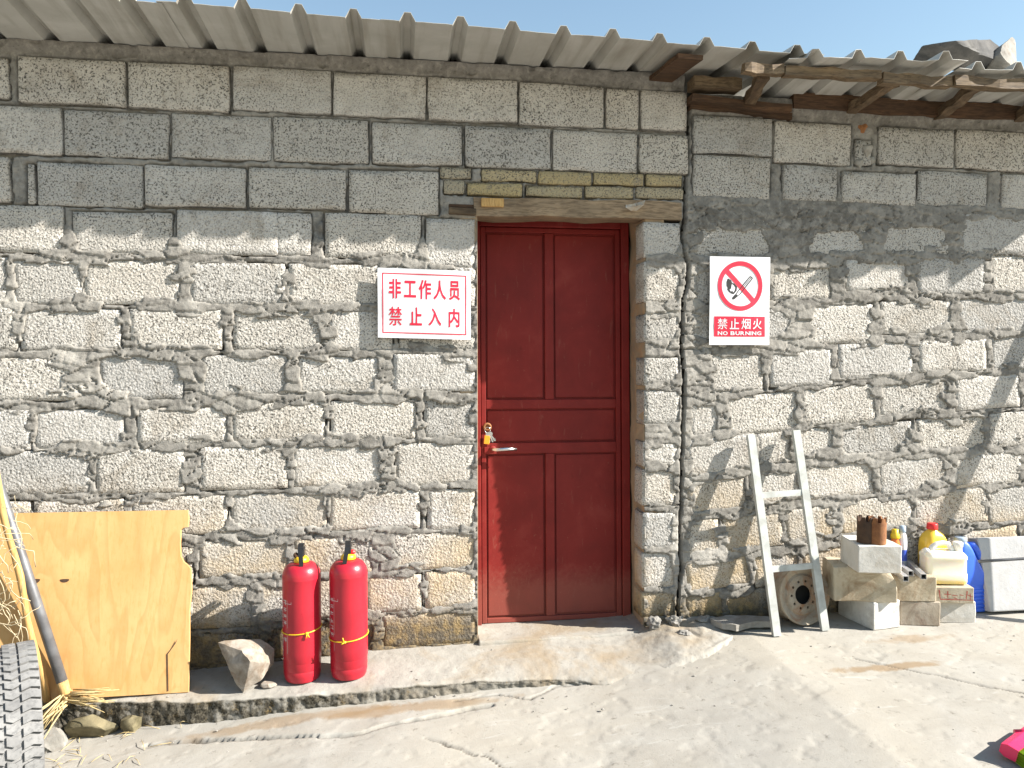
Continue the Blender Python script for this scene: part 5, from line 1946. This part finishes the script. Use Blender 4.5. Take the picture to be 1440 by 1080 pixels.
def small_things_right():
    c = W(1040, 880, -0.12)
    bm = bmesh.new()
    pts = [(-0.17, 0.05), (-0.08, 0.085), (0.05, 0.05), (0.16, 0.0), (0.13, -0.05), (0.02, -0.03), (-0.09, -0.06), (-0.14, -0.02)]
    z = float(gz(c.x, -0.12))
    f = bm.faces.new([bm.verts.new((c.x + x + 0.04, -0.13 + y, z + 0.012 + 0.025 * (x + 0.17))) for x, y in pts])
    r_ = bmesh.ops.extrude_face_region(bm, geom=[f])
    bmesh.ops.translate(bm, verts=[v for v in r_['geom'] if isinstance(v, bmesh.types.BMVert)], vec=(0, 0, 0.028))
    bmesh.ops.triangulate(bm, faces=bm.faces[:])
    bmesh.ops.subdivide_edges(bm, edges=bm.edges[:], cuts=4, use_grid_fill=True)
    for v in bm.verts:
        v.co += mnoise.noise_vector(v.co * 25) * 0.004
    o = from_bm('flat_stone', bm, M['grey_rock'], None, False, Vector((c.x, -0.12, z)))
    sharpen(o, 30)
    tag(o, 'flat grey stone lying between the ladder foot and the wall', 'stone')
    for i, (px, py, a, b, c_, lb) in enumerate(((915, 884, 0.05, 0.04, 0.035, 'broken mortar lump against the pier, nearest the red door'), (943, 882, 0.055, 0.045, 0.042, 'broken mortar lump against the foot of the crack'), (962, 902, 0.045, 0.035, 0.026, 'broken mortar lump lying in front of the crack'), (985, 880, 0.06, 0.04, 0.03, 'broken mortar lump nearest the flat grey stone'))):
        p = Gs(px, py)
        o = rock('mortar_lump', (p.x, min(p.y, -0.045), float(step_z(p.x, p.y)) + 0.025 + c_ * 0.5), (a, b, c_), M['lump'], 140 + i, None, 0.9, 3, 22)
        tag(o, lb, 'mortar lump', 'broken mortar lumps by the crack')
    # gravel and crumbs
    rs = random.Random(5)
    bm = bmesh.new()
    spots = [(100, 330, 1000, 1060, 60), (560, 860, 960, 1010, 35), (880, 1060, 890, 960, 35), (960, 1180, 860, 915, 30), (600, 1440, 930, 1080, 30), (540, 680, 895, 925, 40), (1240, 1440, 850, 900, 25)]
    for (x0, x1, y0, y1, n) in spots:
        for _ in range(n // 2):
            px, py = rs.uniform(x0, x1), rs.uniform(y0, y1)
            p = G(px, py, 0.15)
            z = float(gz(p.x, p.y))
            p = G(px, py, z)
            if p.y > -0.02:
                continue
            onwalk = p.x < FX[-1] and p.y > np.interp(p.x, FX, FY)
            zz = float(step_z(p.x, p.y)) + 0.001 if onwalk else float(gz(p.x, p.y))
            s = rs.uniform(0.0015, 0.0045) * (1.5 if rs.random() < 0.12 else 1)
            r_ = bmesh.ops.create_icosphere(bm, subdivisions=1, radius=s)
            for v in r_['verts']:
                v.co = Vector((v.co.x * rs.uniform(0.8, 1.5), v.co.y * rs.uniform(0.8, 1.4), v.co.z * rs.uniform(0.5, 0.9)))
            bmesh.ops.translate(bm, verts=r_['verts'], vec=(p.x, p.y, zz + s * 0.4))
    o = from_bm('gravel', bm, M['grey_rock'])
    tag(o, 'crumbs of stone and mortar scattered along the walk', 'gravel', None, 'stuff')


small_things_right()


# ------------------------------------------------------------------ the stack of stone blocks
def stone_block(label, c, s, rz, mat, seed, tilt=0.0, rough=0.004, chip=None):
    bm = bmesh.new()
    box_bm(bm, (0, 0, s[2] / 2), s)
    bmesh.ops.bevel(bm, geom=bm.edges[:], offset=0.004, segments=1, affect='EDGES')
    bmesh.ops.subdivide_edges(bm, edges=[e for e in bm.edges if e.calc_length() > 0.03], cuts=7, use_grid_fill=True)
    for v in bm.verts:
        n = mnoise.noise_vector(v.co * 14 + Vector((seed, 0, 0))) * rough + mnoise.noise_vector(v.co * 45 + Vector((seed, 3, 0))) * rough * 0.5
        v.co += Vector((n.x, n.y, n.z * (0.25 if v.co.z < 0.004 else 1)))
        if chip:
            k = (v.co - Vector(chip[0])).dot(Vector(chip[1]).normalized())
            if k > 0:
                v.co -= Vector(chip[1]).normalized() * k * 0.85
    rot = Matrix.Rotation(rz, 4, 'Z') @ Matrix.Rotation(tilt, 4, 'X')
    bmesh.ops.transform(bm, matrix=Matrix.Translation(Vector(c)) @ rot, verts=bm.verts[:])
    o = from_bm('stone_block', bm, mat, None, False, Vector(c))
    sharpen(o, 32)
    return tag(o, label, 'stone block', 'cut stone blocks stacked by the wheel rim')


def by_corner(px, py, z, s, rz):
    """centre of a block whose near left lower corner is seen at this place, resting at height z"""
    p = G(px, py, z)
    q = Matrix.Rotation(rz, 3, 'Z') @ Vector((s[0] / 2, s[1] / 2, 0))
    return Vector((p.x + q.x, p.y + q.y, z))


G0 = float(gz(2.25, -0.2)) + 0.002
TA = G0 + 0.134
TB = TA + 0.165
TC = TB + 0.128
TE = G0 + 0.118
TD = TE + 0.122
TG = G0 + 0.108
TF = TG + 0.080
S_ = (0.155, 0.24, 0.133)
stone_block('white stone block on the ground at the foot of the tallest column', by_corner(1228, 887, G0, S_, R(9)), S_, R(9), M['marble_white'], 1, 0, 0.003)
S_ = (0.285, 0.19, 0.164)
stone_block('tan rough stone block in the middle of the tallest column', by_corner(1172, 845, TA, S_, R(-14)), S_, R(-14), M['marble_tan'], 2, 0, 0.007, ((0.11, -0.06, 0.14), (1, -0.3, 1.0)))
S_ = (0.195, 0.215, 0.127)
CC = by_corner(1207, 806, TB, S_, R(-10))
stone_block('clean white stone block on top of the tallest column under two rusty pipes', CC, S_, R(-10), M['marble'], 3, 0, 0.0025)
S_ = (0.185, 0.19, 0.117)
stone_block('brown stained stone block on the ground under the metal tubes', by_corner(1266, 879, G0, S_, R(-13)), S_, R(-13), M['marble_dirty'], 4, 0, 0.004)
S_ = (0.20, 0.21, 0.121)
CD = by_corner(1256, 845, TE, S_, R(-12))
stone_block('tan stone block carrying the three metal tubes', CD, S_, R(-12), M['marble_tan'], 5, 0, 0.004)
S_ = (0.18, 0.17, 0.107)
stone_block('pale stone block on the ground under the one with red writing', by_corner(1319, 876, G0, S_, R(-10)), S_, R(-10), M['marble'], 6, 0, 0.003)
FS = (0.18, 0.165, 0.079)
RF = R(-12)
FC = by_corner(1315, 848, TG, FS, RF)
fb = stone_block('pale stone block with red brush writing under the milky jerrycan', FC, FS, RF, M['marble_tan'], 7, 0, 0.002)
vs, fs = [], []
rotF = Matrix.Rotation(RF, 3, 'Z')
for (x0, z0, x1, z1, wd) in ((-0.074, 0.066, -0.068, 0.022, 0.006), (-0.068, 0.020, 0.085, 0.018, 0.005), (-0.05, 0.045, -0.018, 0.044, 0.004), (-0.034, 0.060, -0.033, 0.024, 0.005), (-0.012, 0.040, 0.012, 0.038, 0.004), (-0.006, 0.028, 0.01, 0.024, 0.004), (0.022, 0.043, 0.04, 0.040, 0.004), (0.056, 0.062, 0.052, 0.022, 0.006), (0.06, 0.042, 0.082, 0.034, 0.004), (0.07, 0.05, 0.072, 0.02, 0.004)):
    a, b = Vector((x0, z0)), Vector((x1, z1))
    d = (b - a).normalized()
    sd_ = Vector((-d.y, d.x)) * wd / 2
    k = len(vs)
    for q in (a + sd_, a - sd_, b - sd_ * 0.6, b + sd_ * 0.6):
        vs.append(FC + rotF @ Vector((q.x, -FS[1] / 2 - 0.0035, q.y)))
    fs.append((k, k + 1, k + 2, k + 3))
obj('red_lettering', vs, fs, M['red_ink'], fb)


# two rusty notched pipe pieces on the top block
def notched_pipe(c, r, h, mat, label, seed):
    rs = random.Random(seed)
    n = 48
    vs, fs = [], []
    for i in range(n):
        t = 2 * math.pi * i / n
        u = i % 8
        top = h - (0.020 + rs.uniform(0, 0.004) if u < 4 else rs.uniform(0, 0.003))
        for (rr, z) in ((r, 0), (r * 1.0, h * 0.5), (r, top), (r - 0.009, top), (r - 0.009, 0)):
            vs.append(Vector(c) + Vector((rr * math.cos(t), rr * math.sin(t), z)))
    for i in range(n):
        j = (i + 1) % n
        for k in range(4):
            fs.append((i * 5 + k, j * 5 + k, j * 5 + k + 1, i * 5 + k + 1))
        fs.append((i * 5 + 4, j * 5 + 4, j * 5, i * 5))
    o = obj('pipe_piece', vs, fs, mat, None, True, Vector(c))
    sharpen(o, 40)
    return tag(o, label, 'pipe piece', 'rusty pipe pieces on the top block')


notched_pipe((G(1216, 762, TC).x, CC.y - 0.035, TC + 0.001), 0.039, 0.122, M['rust2'], 'darker rusty notched pipe piece, nearer the ladder', 1)
notched_pipe((G(1239, 766, TC).x, CC.y - 0.06, TC + 0.001), 0.039, 0.122, M['rust'], 'brighter orange rusty notched pipe piece, nearer the bottles', 2)

# square metal tubes lying on the middle block
for i, (p0, p1, lb) in enumerate((((1274, 814), (1256, 800), 'short square metal tube, nearest the white block, on the tan block'), ((1281, 806.5), (1262, 794), 'square metal tube in the middle of three on the tan block'), ((1299, 811), (1273, 787), 'square metal tube nearest the yellow jug on the tan block'))):
    a = G(*p0, TD + 0.015)
    b = G(*p1, TD + 0.0155)
    e = empty('square_tube', a, lb, 'metal tube', 'square metal tubes on the stones')
    d = (b - a).normalized()
    s = d.cross(Vector((0, 0, 1))).normalized()
    u = s.cross(d)
    vs, fs = [], []
    hw = 0.0125
    for p, h in ((a, hw), (b, hw), (b, hw - 0.002), (a, hw - 0.002)):
        for (sx, sz) in ((-1, -1), (1, -1), (1, 1), (-1, 1)):
            vs.append(p + s * sx * h + u * sz * h)
    for r0 in range(4):
        r1 = (r0 + 1) % 4
        for k in range(4):
            fs.append((r0 * 4 + k, r0 * 4 + (k + 1) % 4, r1 * 4 + (k + 1) % 4, r1 * 4 + k))
    obj('tube_wall', vs, fs, M['alu'], e)
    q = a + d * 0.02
    obj('inside_shade', [q + s * sx * (hw - 0.0022) + u * sz * (hw - 0.0022) for sx, sz in ((-1, -1), (1, -1), (1, 1), (-1, 1))], [(0, 1, 2, 3)], M['hole'], e)  # black sheet in the mouth, painted shade for the hollow tube


# ------------------------------------------------------------------ bottles and cans
def rrect(hx, hy, r, n=6):
    pts = []
    for (sx, sy, a0) in ((1, 1, 0), (-1, 1, 90), (-1, -1, 180), (1, -1, 270)):
        for k in range(n + 1):
            a = R(a0 + 90 * k / n)
            pts.append((sx * (hx - r) + r * math.cos(a), sy * (hy - r) + r * math.sin(a)))
    return pts


def loft(name, c, rz, secs, mat, parent, n=6):
    """secs: (z, hx, hy, r, ox, oy) rounded rectangles"""
    c = Vector(c)
    rot = Matrix.Rotation(rz, 3, 'Z')
    vs, fs = [], []
    for (z, hx, hy, r, ox, oy) in secs:
        for (x, y) in rrect(hx, hy, min(r, hx * 0.99, hy * 0.99), n):
            vs.append(c + rot @ Vector((x + ox, y + oy, z)))
    m = 4 * (n + 1)
    for k in range(len(secs) - 1):
        for i in range(m):
            j = (i + 1) % m
            fs.append((k * m + i, k * m + j, (k + 1) * m + j, (k + 1) * m + i))
    fs.append(tuple(range(m))[::-1])
    fs.append(tuple((len(secs) - 1) * m + i for i in range(m)))
    o = obj(name, vs, fs, mat, parent, True, c)
    sharpen(o, 45)
    return o


def bottles():
    # milky jerrycan on the block with the red writing
    c = Vector((G(1331, 822, TF).x + 0.012, FC.y + 0.005, TF + 0.002))
    rz = RF
    j = empty('jerrycan', c, 'milky white plastic jerrycan with a little yellow liquid, standing on the stones', 'jerrycan')
    hx, hy, H = 0.096, 0.060, 0.155
    loft('body', c, rz, [(0.0, hx - 0.012, hy - 0.012, 0.02, 0, 0), (0.003, hx - 0.003, hy - 0.003, 0.022, 0, 0), (0.012, hx, hy, 0.024, 0, 0), (0.05, hx, hy, 0.024, 0, 0), (0.056, hx - 0.002, hy - 0.003, 0.024, 0, 0), (0.118, hx - 0.002, hy - 0.003, 0.024, 0, 0), (0.124, hx, hy, 0.024, 0, 0), (H - 0.02, hx - 0.001, hy - 0.001, 0.024, 0, 0), (H - 0.006, hx - 0.010, hy - 0.010, 0.022, 0, 0), (H, hx - 0.024, hy - 0.022, 0.018, 0, 0)], M['jerry'], j)
    rot = Matrix.Rotation(rz, 3, 'Z')
    P_ = lambda x, z, y=0.0: c + rot @ Vector((x, y, z))
    tube('handle', [P_(-0.060, H - 0.012), P_(-0.050, H + 0.016), P_(-0.030, H + 0.031), P_(0.0, H + 0.036), P_(0.022, H + 0.032), P_(0.036, H + 0.012), P_(0.040, H - 0.012)], [0.017, 0.014, 0.012, 0.012, 0.012, 0.014, 0.017], M['cap_white'], j, 14)
    lathe('neck', P_(0.068, H - 0.012), [(0.022, 0), (0.021, 0.03), (0.024, 0.032), (0.024, 0.052), (0.020, 0.055), (0.0, 0.055)], M['cap_white'], j, 26)
    lathe('spout_shoulder', P_(-0.078, H - 0.022), [(0.020, 0), (0.018, 0.020), (0.012, 0.030), (0.0, 0.033)], M['cap_white'], j, 20)
    # yellow oil jug with a red cap behind it
    c = Vector((W(1309, 812, -0.045).x, -0.055, TD + 0.002))
    c.z = TD + 0.002
    y = empty('oil_jug', c, 'yellow plastic oil jug with a red screw cap behind the milky jerrycan', 'jug')
    loft('body', c, R(5), [(0, 0.052, 0.040, 0.02, 0, 0), (0.006, 0.060, 0.046, 0.026, 0, 0), (0.05, 0.062, 0.047, 0.028, 0, 0), (0.10, 0.061, 0.046, 0.028, 0, 0), (0.135, 0.058, 0.044, 0.03, 0, 0), (0.158, 0.047, 0.038, 0.03, -0.002, 0), (0.172, 0.030, 0.028, 0.026, -0.004, 0), (0.180, 0.021, 0.021, 0.0209, -0.005, 0), (0.186, 0.019, 0.019, 0.0189, -0.005, 0)], M['oil_yellow'], y)
    lathe('cap', c + Vector((-0.005, 0, 0.184)), [(0.0, 0), (0.025, 0), (0.026, 0.004), (0.025, 0.026), (0.023, 0.029), (0.0, 0.030)], M['cap_red'], y, 30)
    # blue jug on the ground
    cx = W(1365, 868, -0.10).x + 0.004
    zg = float(gz(cx, -0.1)) + 0.004
    c = Vector((cx - 0.005, -0.075, zg))
    b = empty('blue_jug', c, 'blue ribbed plastic jug with a grey cap standing on the ground behind the stones', 'jug')
    hx, hy = 0.078, 0.055
    secs = [(0, hx - 0.012, hy - 0.012, 0.02, 0, 0), (0.006, hx - 0.002, hy - 0.002, 0.024, 0, 0)]
    z = 0.012
    for k in range(6):
        secs += [(z, hx, hy, 0.025, 0, 0), (z + 0.010, hx, hy, 0.025, 0, 0), (z + 0.013, hx - 0.004, hy - 0.004, 0.024, 0, 0), (z + 0.016, hx - 0.004, hy - 0.004, 0.024, 0, 0)]
        z += 0.019
    secs += [(0.135, hx - 0.006, hy - 0.004, 0.025, -0.002, 0), (0.150, hx + 0.002, hy, 0.027, 0.0, 0), (0.185, hx + 0.002, hy, 0.027, 0.0, 0), (0.215, hx - 0.010, hy - 0.002, 0.027, -0.012, 0), (0.26, hx - 0.022, hy - 0.008, 0.027, -0.024, 0), (0.31, hx - 0.036, hy - 0.014, 0.026, -0.034, 0), (0.34, 0.034, 0.032, 0.026, -0.040, 0), (0.352, 0.026, 0.026, 0.025, -0.044, 0)]
    loft('body', c, R(3), secs, M['blue'], b)
    tube('handle', [c + Vector((-0.02, -0.01, 0.335)), c + Vector((0.012, -0.014, 0.335)), c + Vector((0.036, -0.016, 0.300)), c + Vector((0.056, -0.016, 0.255)), c + Vector((0.074, -0.014, 0.212)), c + Vector((0.076, -0.010, 0.180))], [0.016, 0.018, 0.018, 0.018, 0.018, 0.016], M['blue'], b, 14)
    lathe('cap', c + Vector((-0.044, 0, 0.346)), [(0.026, 0), (0.029, 0.002), (0.029, 0.024), (0.026, 0.027), (0.0, 0.027)], M['blue_grey'], b, 28)
    # cleaner bottle with a yellow cap, behind the top block
    zt = TE + 0.121
    c = Vector((W(1258, 795, -0.035).x, -0.035, zt))
    e = empty('cleaner_bottle', c, 'small bottle with a yellow cap and a coloured label behind the white block', 'bottle')
    r = 0.027
    lathe('body', c, [(0.0, 0.0), (r - 0.003, 0.0), (r, 0.004), (r, 0.03), (r, 0.09), (r - 0.003, 0.115), (0.016, 0.140), (0.014, 0.150), (0.0, 0.150)], M['label_orange'], e, 28)
    lathe('label_band', c + Vector((0, 0, 0.055)), [(r + 0.0006, 0), (r + 0.0006, 0.030)], M['label_green'], e, 28)
    lathe('label_band', c + Vector((0, 0, 0.02)), [(r + 0.0006, 0), (r + 0.0006, 0.033)], M['label_blue'], e, 28)
    lathe('cap', c + Vector((0, 0, 0.142)), [(0.0, 0), (0.021, 0), (0.022, 0.004), (0.021, 0.020), (0.016, 0.026), (0.016, 0.045), (0.0, 0.046)], M['yellow'], e, 24)
    c2 = c + Vector((0.040, 0.0, 0))
    c2.y = -0.034
    e = empty('spray_bottle', c2, 'pale blue-white bottle standing just behind the one with the yellow cap', 'bottle')
    lathe('body', c2, [(0.0, 0.0), (0.020, 0.0), (0.023, 0.004), (0.023, 0.12), (0.021, 0.15), (0.012, 0.172), (0.011, 0.18), (0.0, 0.18)], M['bottle_white'], e, 28)
    lathe('label_band', c2 + Vector((0, 0, 0.03)), [(0.0236, 0), (0.0236, 0.055)], M['label_blue'], e, 28)
    lathe('cap', c2 + Vector((0, 0, 0.172)), [(0.0, 0), (0.016, 0), (0.017, 0.004), (0.016, 0.03), (0.0, 0.031)], M['blue_grey'], e, 22)


bottles()


# ------------------------------------------------------------------ white slab, rod and the leaning pole out of frame
def right_end():
    yb = -0.16
    x0 = W(1392, 846, yb).x
    zg = float(gz(2.95, yb))
    bm = bmesh.new()
    s = (0.52, 0.075, 0.36)
    box_bm(bm, (s[0] / 2, 0, s[2] / 2), s, None, 0.006)
    for v in bm.verts:
        if v.co.z > 0.2:
            v.co.x -= 0.018
    bmesh.ops.transform(bm, matrix=Matrix.Translation((x0, yb + 0.03, zg + 0.012)) @ Matrix.Rotation(R(-12), 4, 'X'), verts=bm.verts[:])
    o = from_bm('white_slab', bm, M['slab'], None, False, Vector((x0, yb, zg)))
    tag(o, 'big pale white stone slab leaning on the wall behind a thin dark rod', 'slab')
    a, b = W(1376, 789.5, -0.20), W(1450, 785, -0.26)
    o = tube('metal_rod', [a, a + (b - a) * 0.5, b, b + (b - a) * 1.2], 0.0075, M['pipe'], None, 10, a)
    tag(o, 'thin dark metal rod lying across the white slab', 'rod')
    # the pole whose shadow crosses the wall
    p0 = Vector((3.45, -0.5, float(gz(3.45, -0.5))))
    p1 = Vector((3.58, -0.055, 2.2))
    d = p1 - p0
    pts = [p0 + d * t + Vector((0.012 * math.sin(t * 5), 0, 0)) for t in np.linspace(0, 1.0, 9)]
    o = tube('wooden_pole', pts, [0.026, 0.0255, 0.0255, 0.025, 0.0245, 0.024, 0.0235, 0.023, 0.022], M['pale_wood'], None, 14, p0)
    tag(o, 'rough wooden pole leaning on the wall beyond the white slab', 'pole')


right_end()


# ------------------------------------------------------------------ push broom in the lower right corner
def push_broom():
    zg = 0.186
    p = G(1409, 1041, zg + 0.062)
    q = G(1441, 1018, zg + 0.062)
    zg = float(gz(p.x, p.y))
    e = empty('plastic_broom', (p.x, p.y, zg), 'plastic broom with a pink head and lime green bristles at the lower right corner', 'broom')
    ax = Vector((q.x - p.x, q.y - p.y, 0.0)).normalized()
    dn = Vector((ax.y, -ax.x, -0.22)).normalized()
    th = ax.cross(dn).normalized()
    if th.z < 0:
        th = -th
    p = p - th * 0.026
    L = 0.26
    bm = bmesh.new()
    prof = [(0.0, 0.018), (0.020, 0.026), (0.055, 0.024)]
    rings = []
    for t in np.linspace(0, 1, 8):
        for_ = []
        k = 1 - 0.12 * (2 * t - 1) ** 4
        for (h, wd) in prof:
            for sgn in (1, -1):
                pass
        pts = [(0.0, 0.016), (0.018, 0.025), (0.052, 0.023), (0.052, -0.023), (0.018, -0.025), (0.0, -0.016)]
        rings.append([bm.verts.new(p + ax * (L * t) + dn * h + th * (wd * k)) for h, wd in pts])
    for r0, r1 in zip(rings[:-1], rings[1:]):
        for i in range(6):
            bm.faces.new((r0[i], r0[(i + 1) % 6], r1[(i + 1) % 6], r1[i]))
    bm.faces.new(rings[0][::-1])
    bm.faces.new(rings[-1])
    bmesh.ops.bevel(bm, geom=[e_ for e_ in bm.edges if e_.is_manifold and e_.calc_face_angle(0) > 0.6], offset=0.004, segments=2, affect='EDGES')
    from_bm('head', bm, M['broom_pink'], e)
    rs = random.Random(8)
    vv, ff = [], []
    for i in range(60):
        for j in range(6):
            t = (i + rs.random()) / 60
            q0 = p + ax * (L * t) + dn * 0.051 + th * ((j - 2.5) / 2.5 * 0.019)
            spread = ax * ((t - 0.5) * 0.06 + rs.uniform(-0.008, 0.008)) + th * ((j - 2.5) * 0.004 + rs.uniform(-0.004, 0.004))
            q1 = q0 + dn * 0.06 + spread * 0.5
            q2 = q0 + dn * rs.uniform(0.105, 0.12) + spread
            q2.z = max(q2.z, zg + 0.003)
            tube_data([q0, q1, q2], [0.0016, 0.0016, 0.0014], 4, vv, ff)
    o = obj('bristles', vv, ff, M['bristle'], e, True)
    tag(o, kind='stuff')
    m_ = p + ax * (L * 0.5)
    up_ = Vector((0.95, -0.30, 0.16)).normalized()
    tube('socket', [m_, m_ + up_ * 0.07], [0.020, 0.016], M['broom_pink'], e, 16)
    tube('stick', [m_ + up_ * 0.06, m_ + up_ * 0.6, m_ + up_ * 1.15], 0.0115, M['broom_stick'], e, 14)


push_broom()
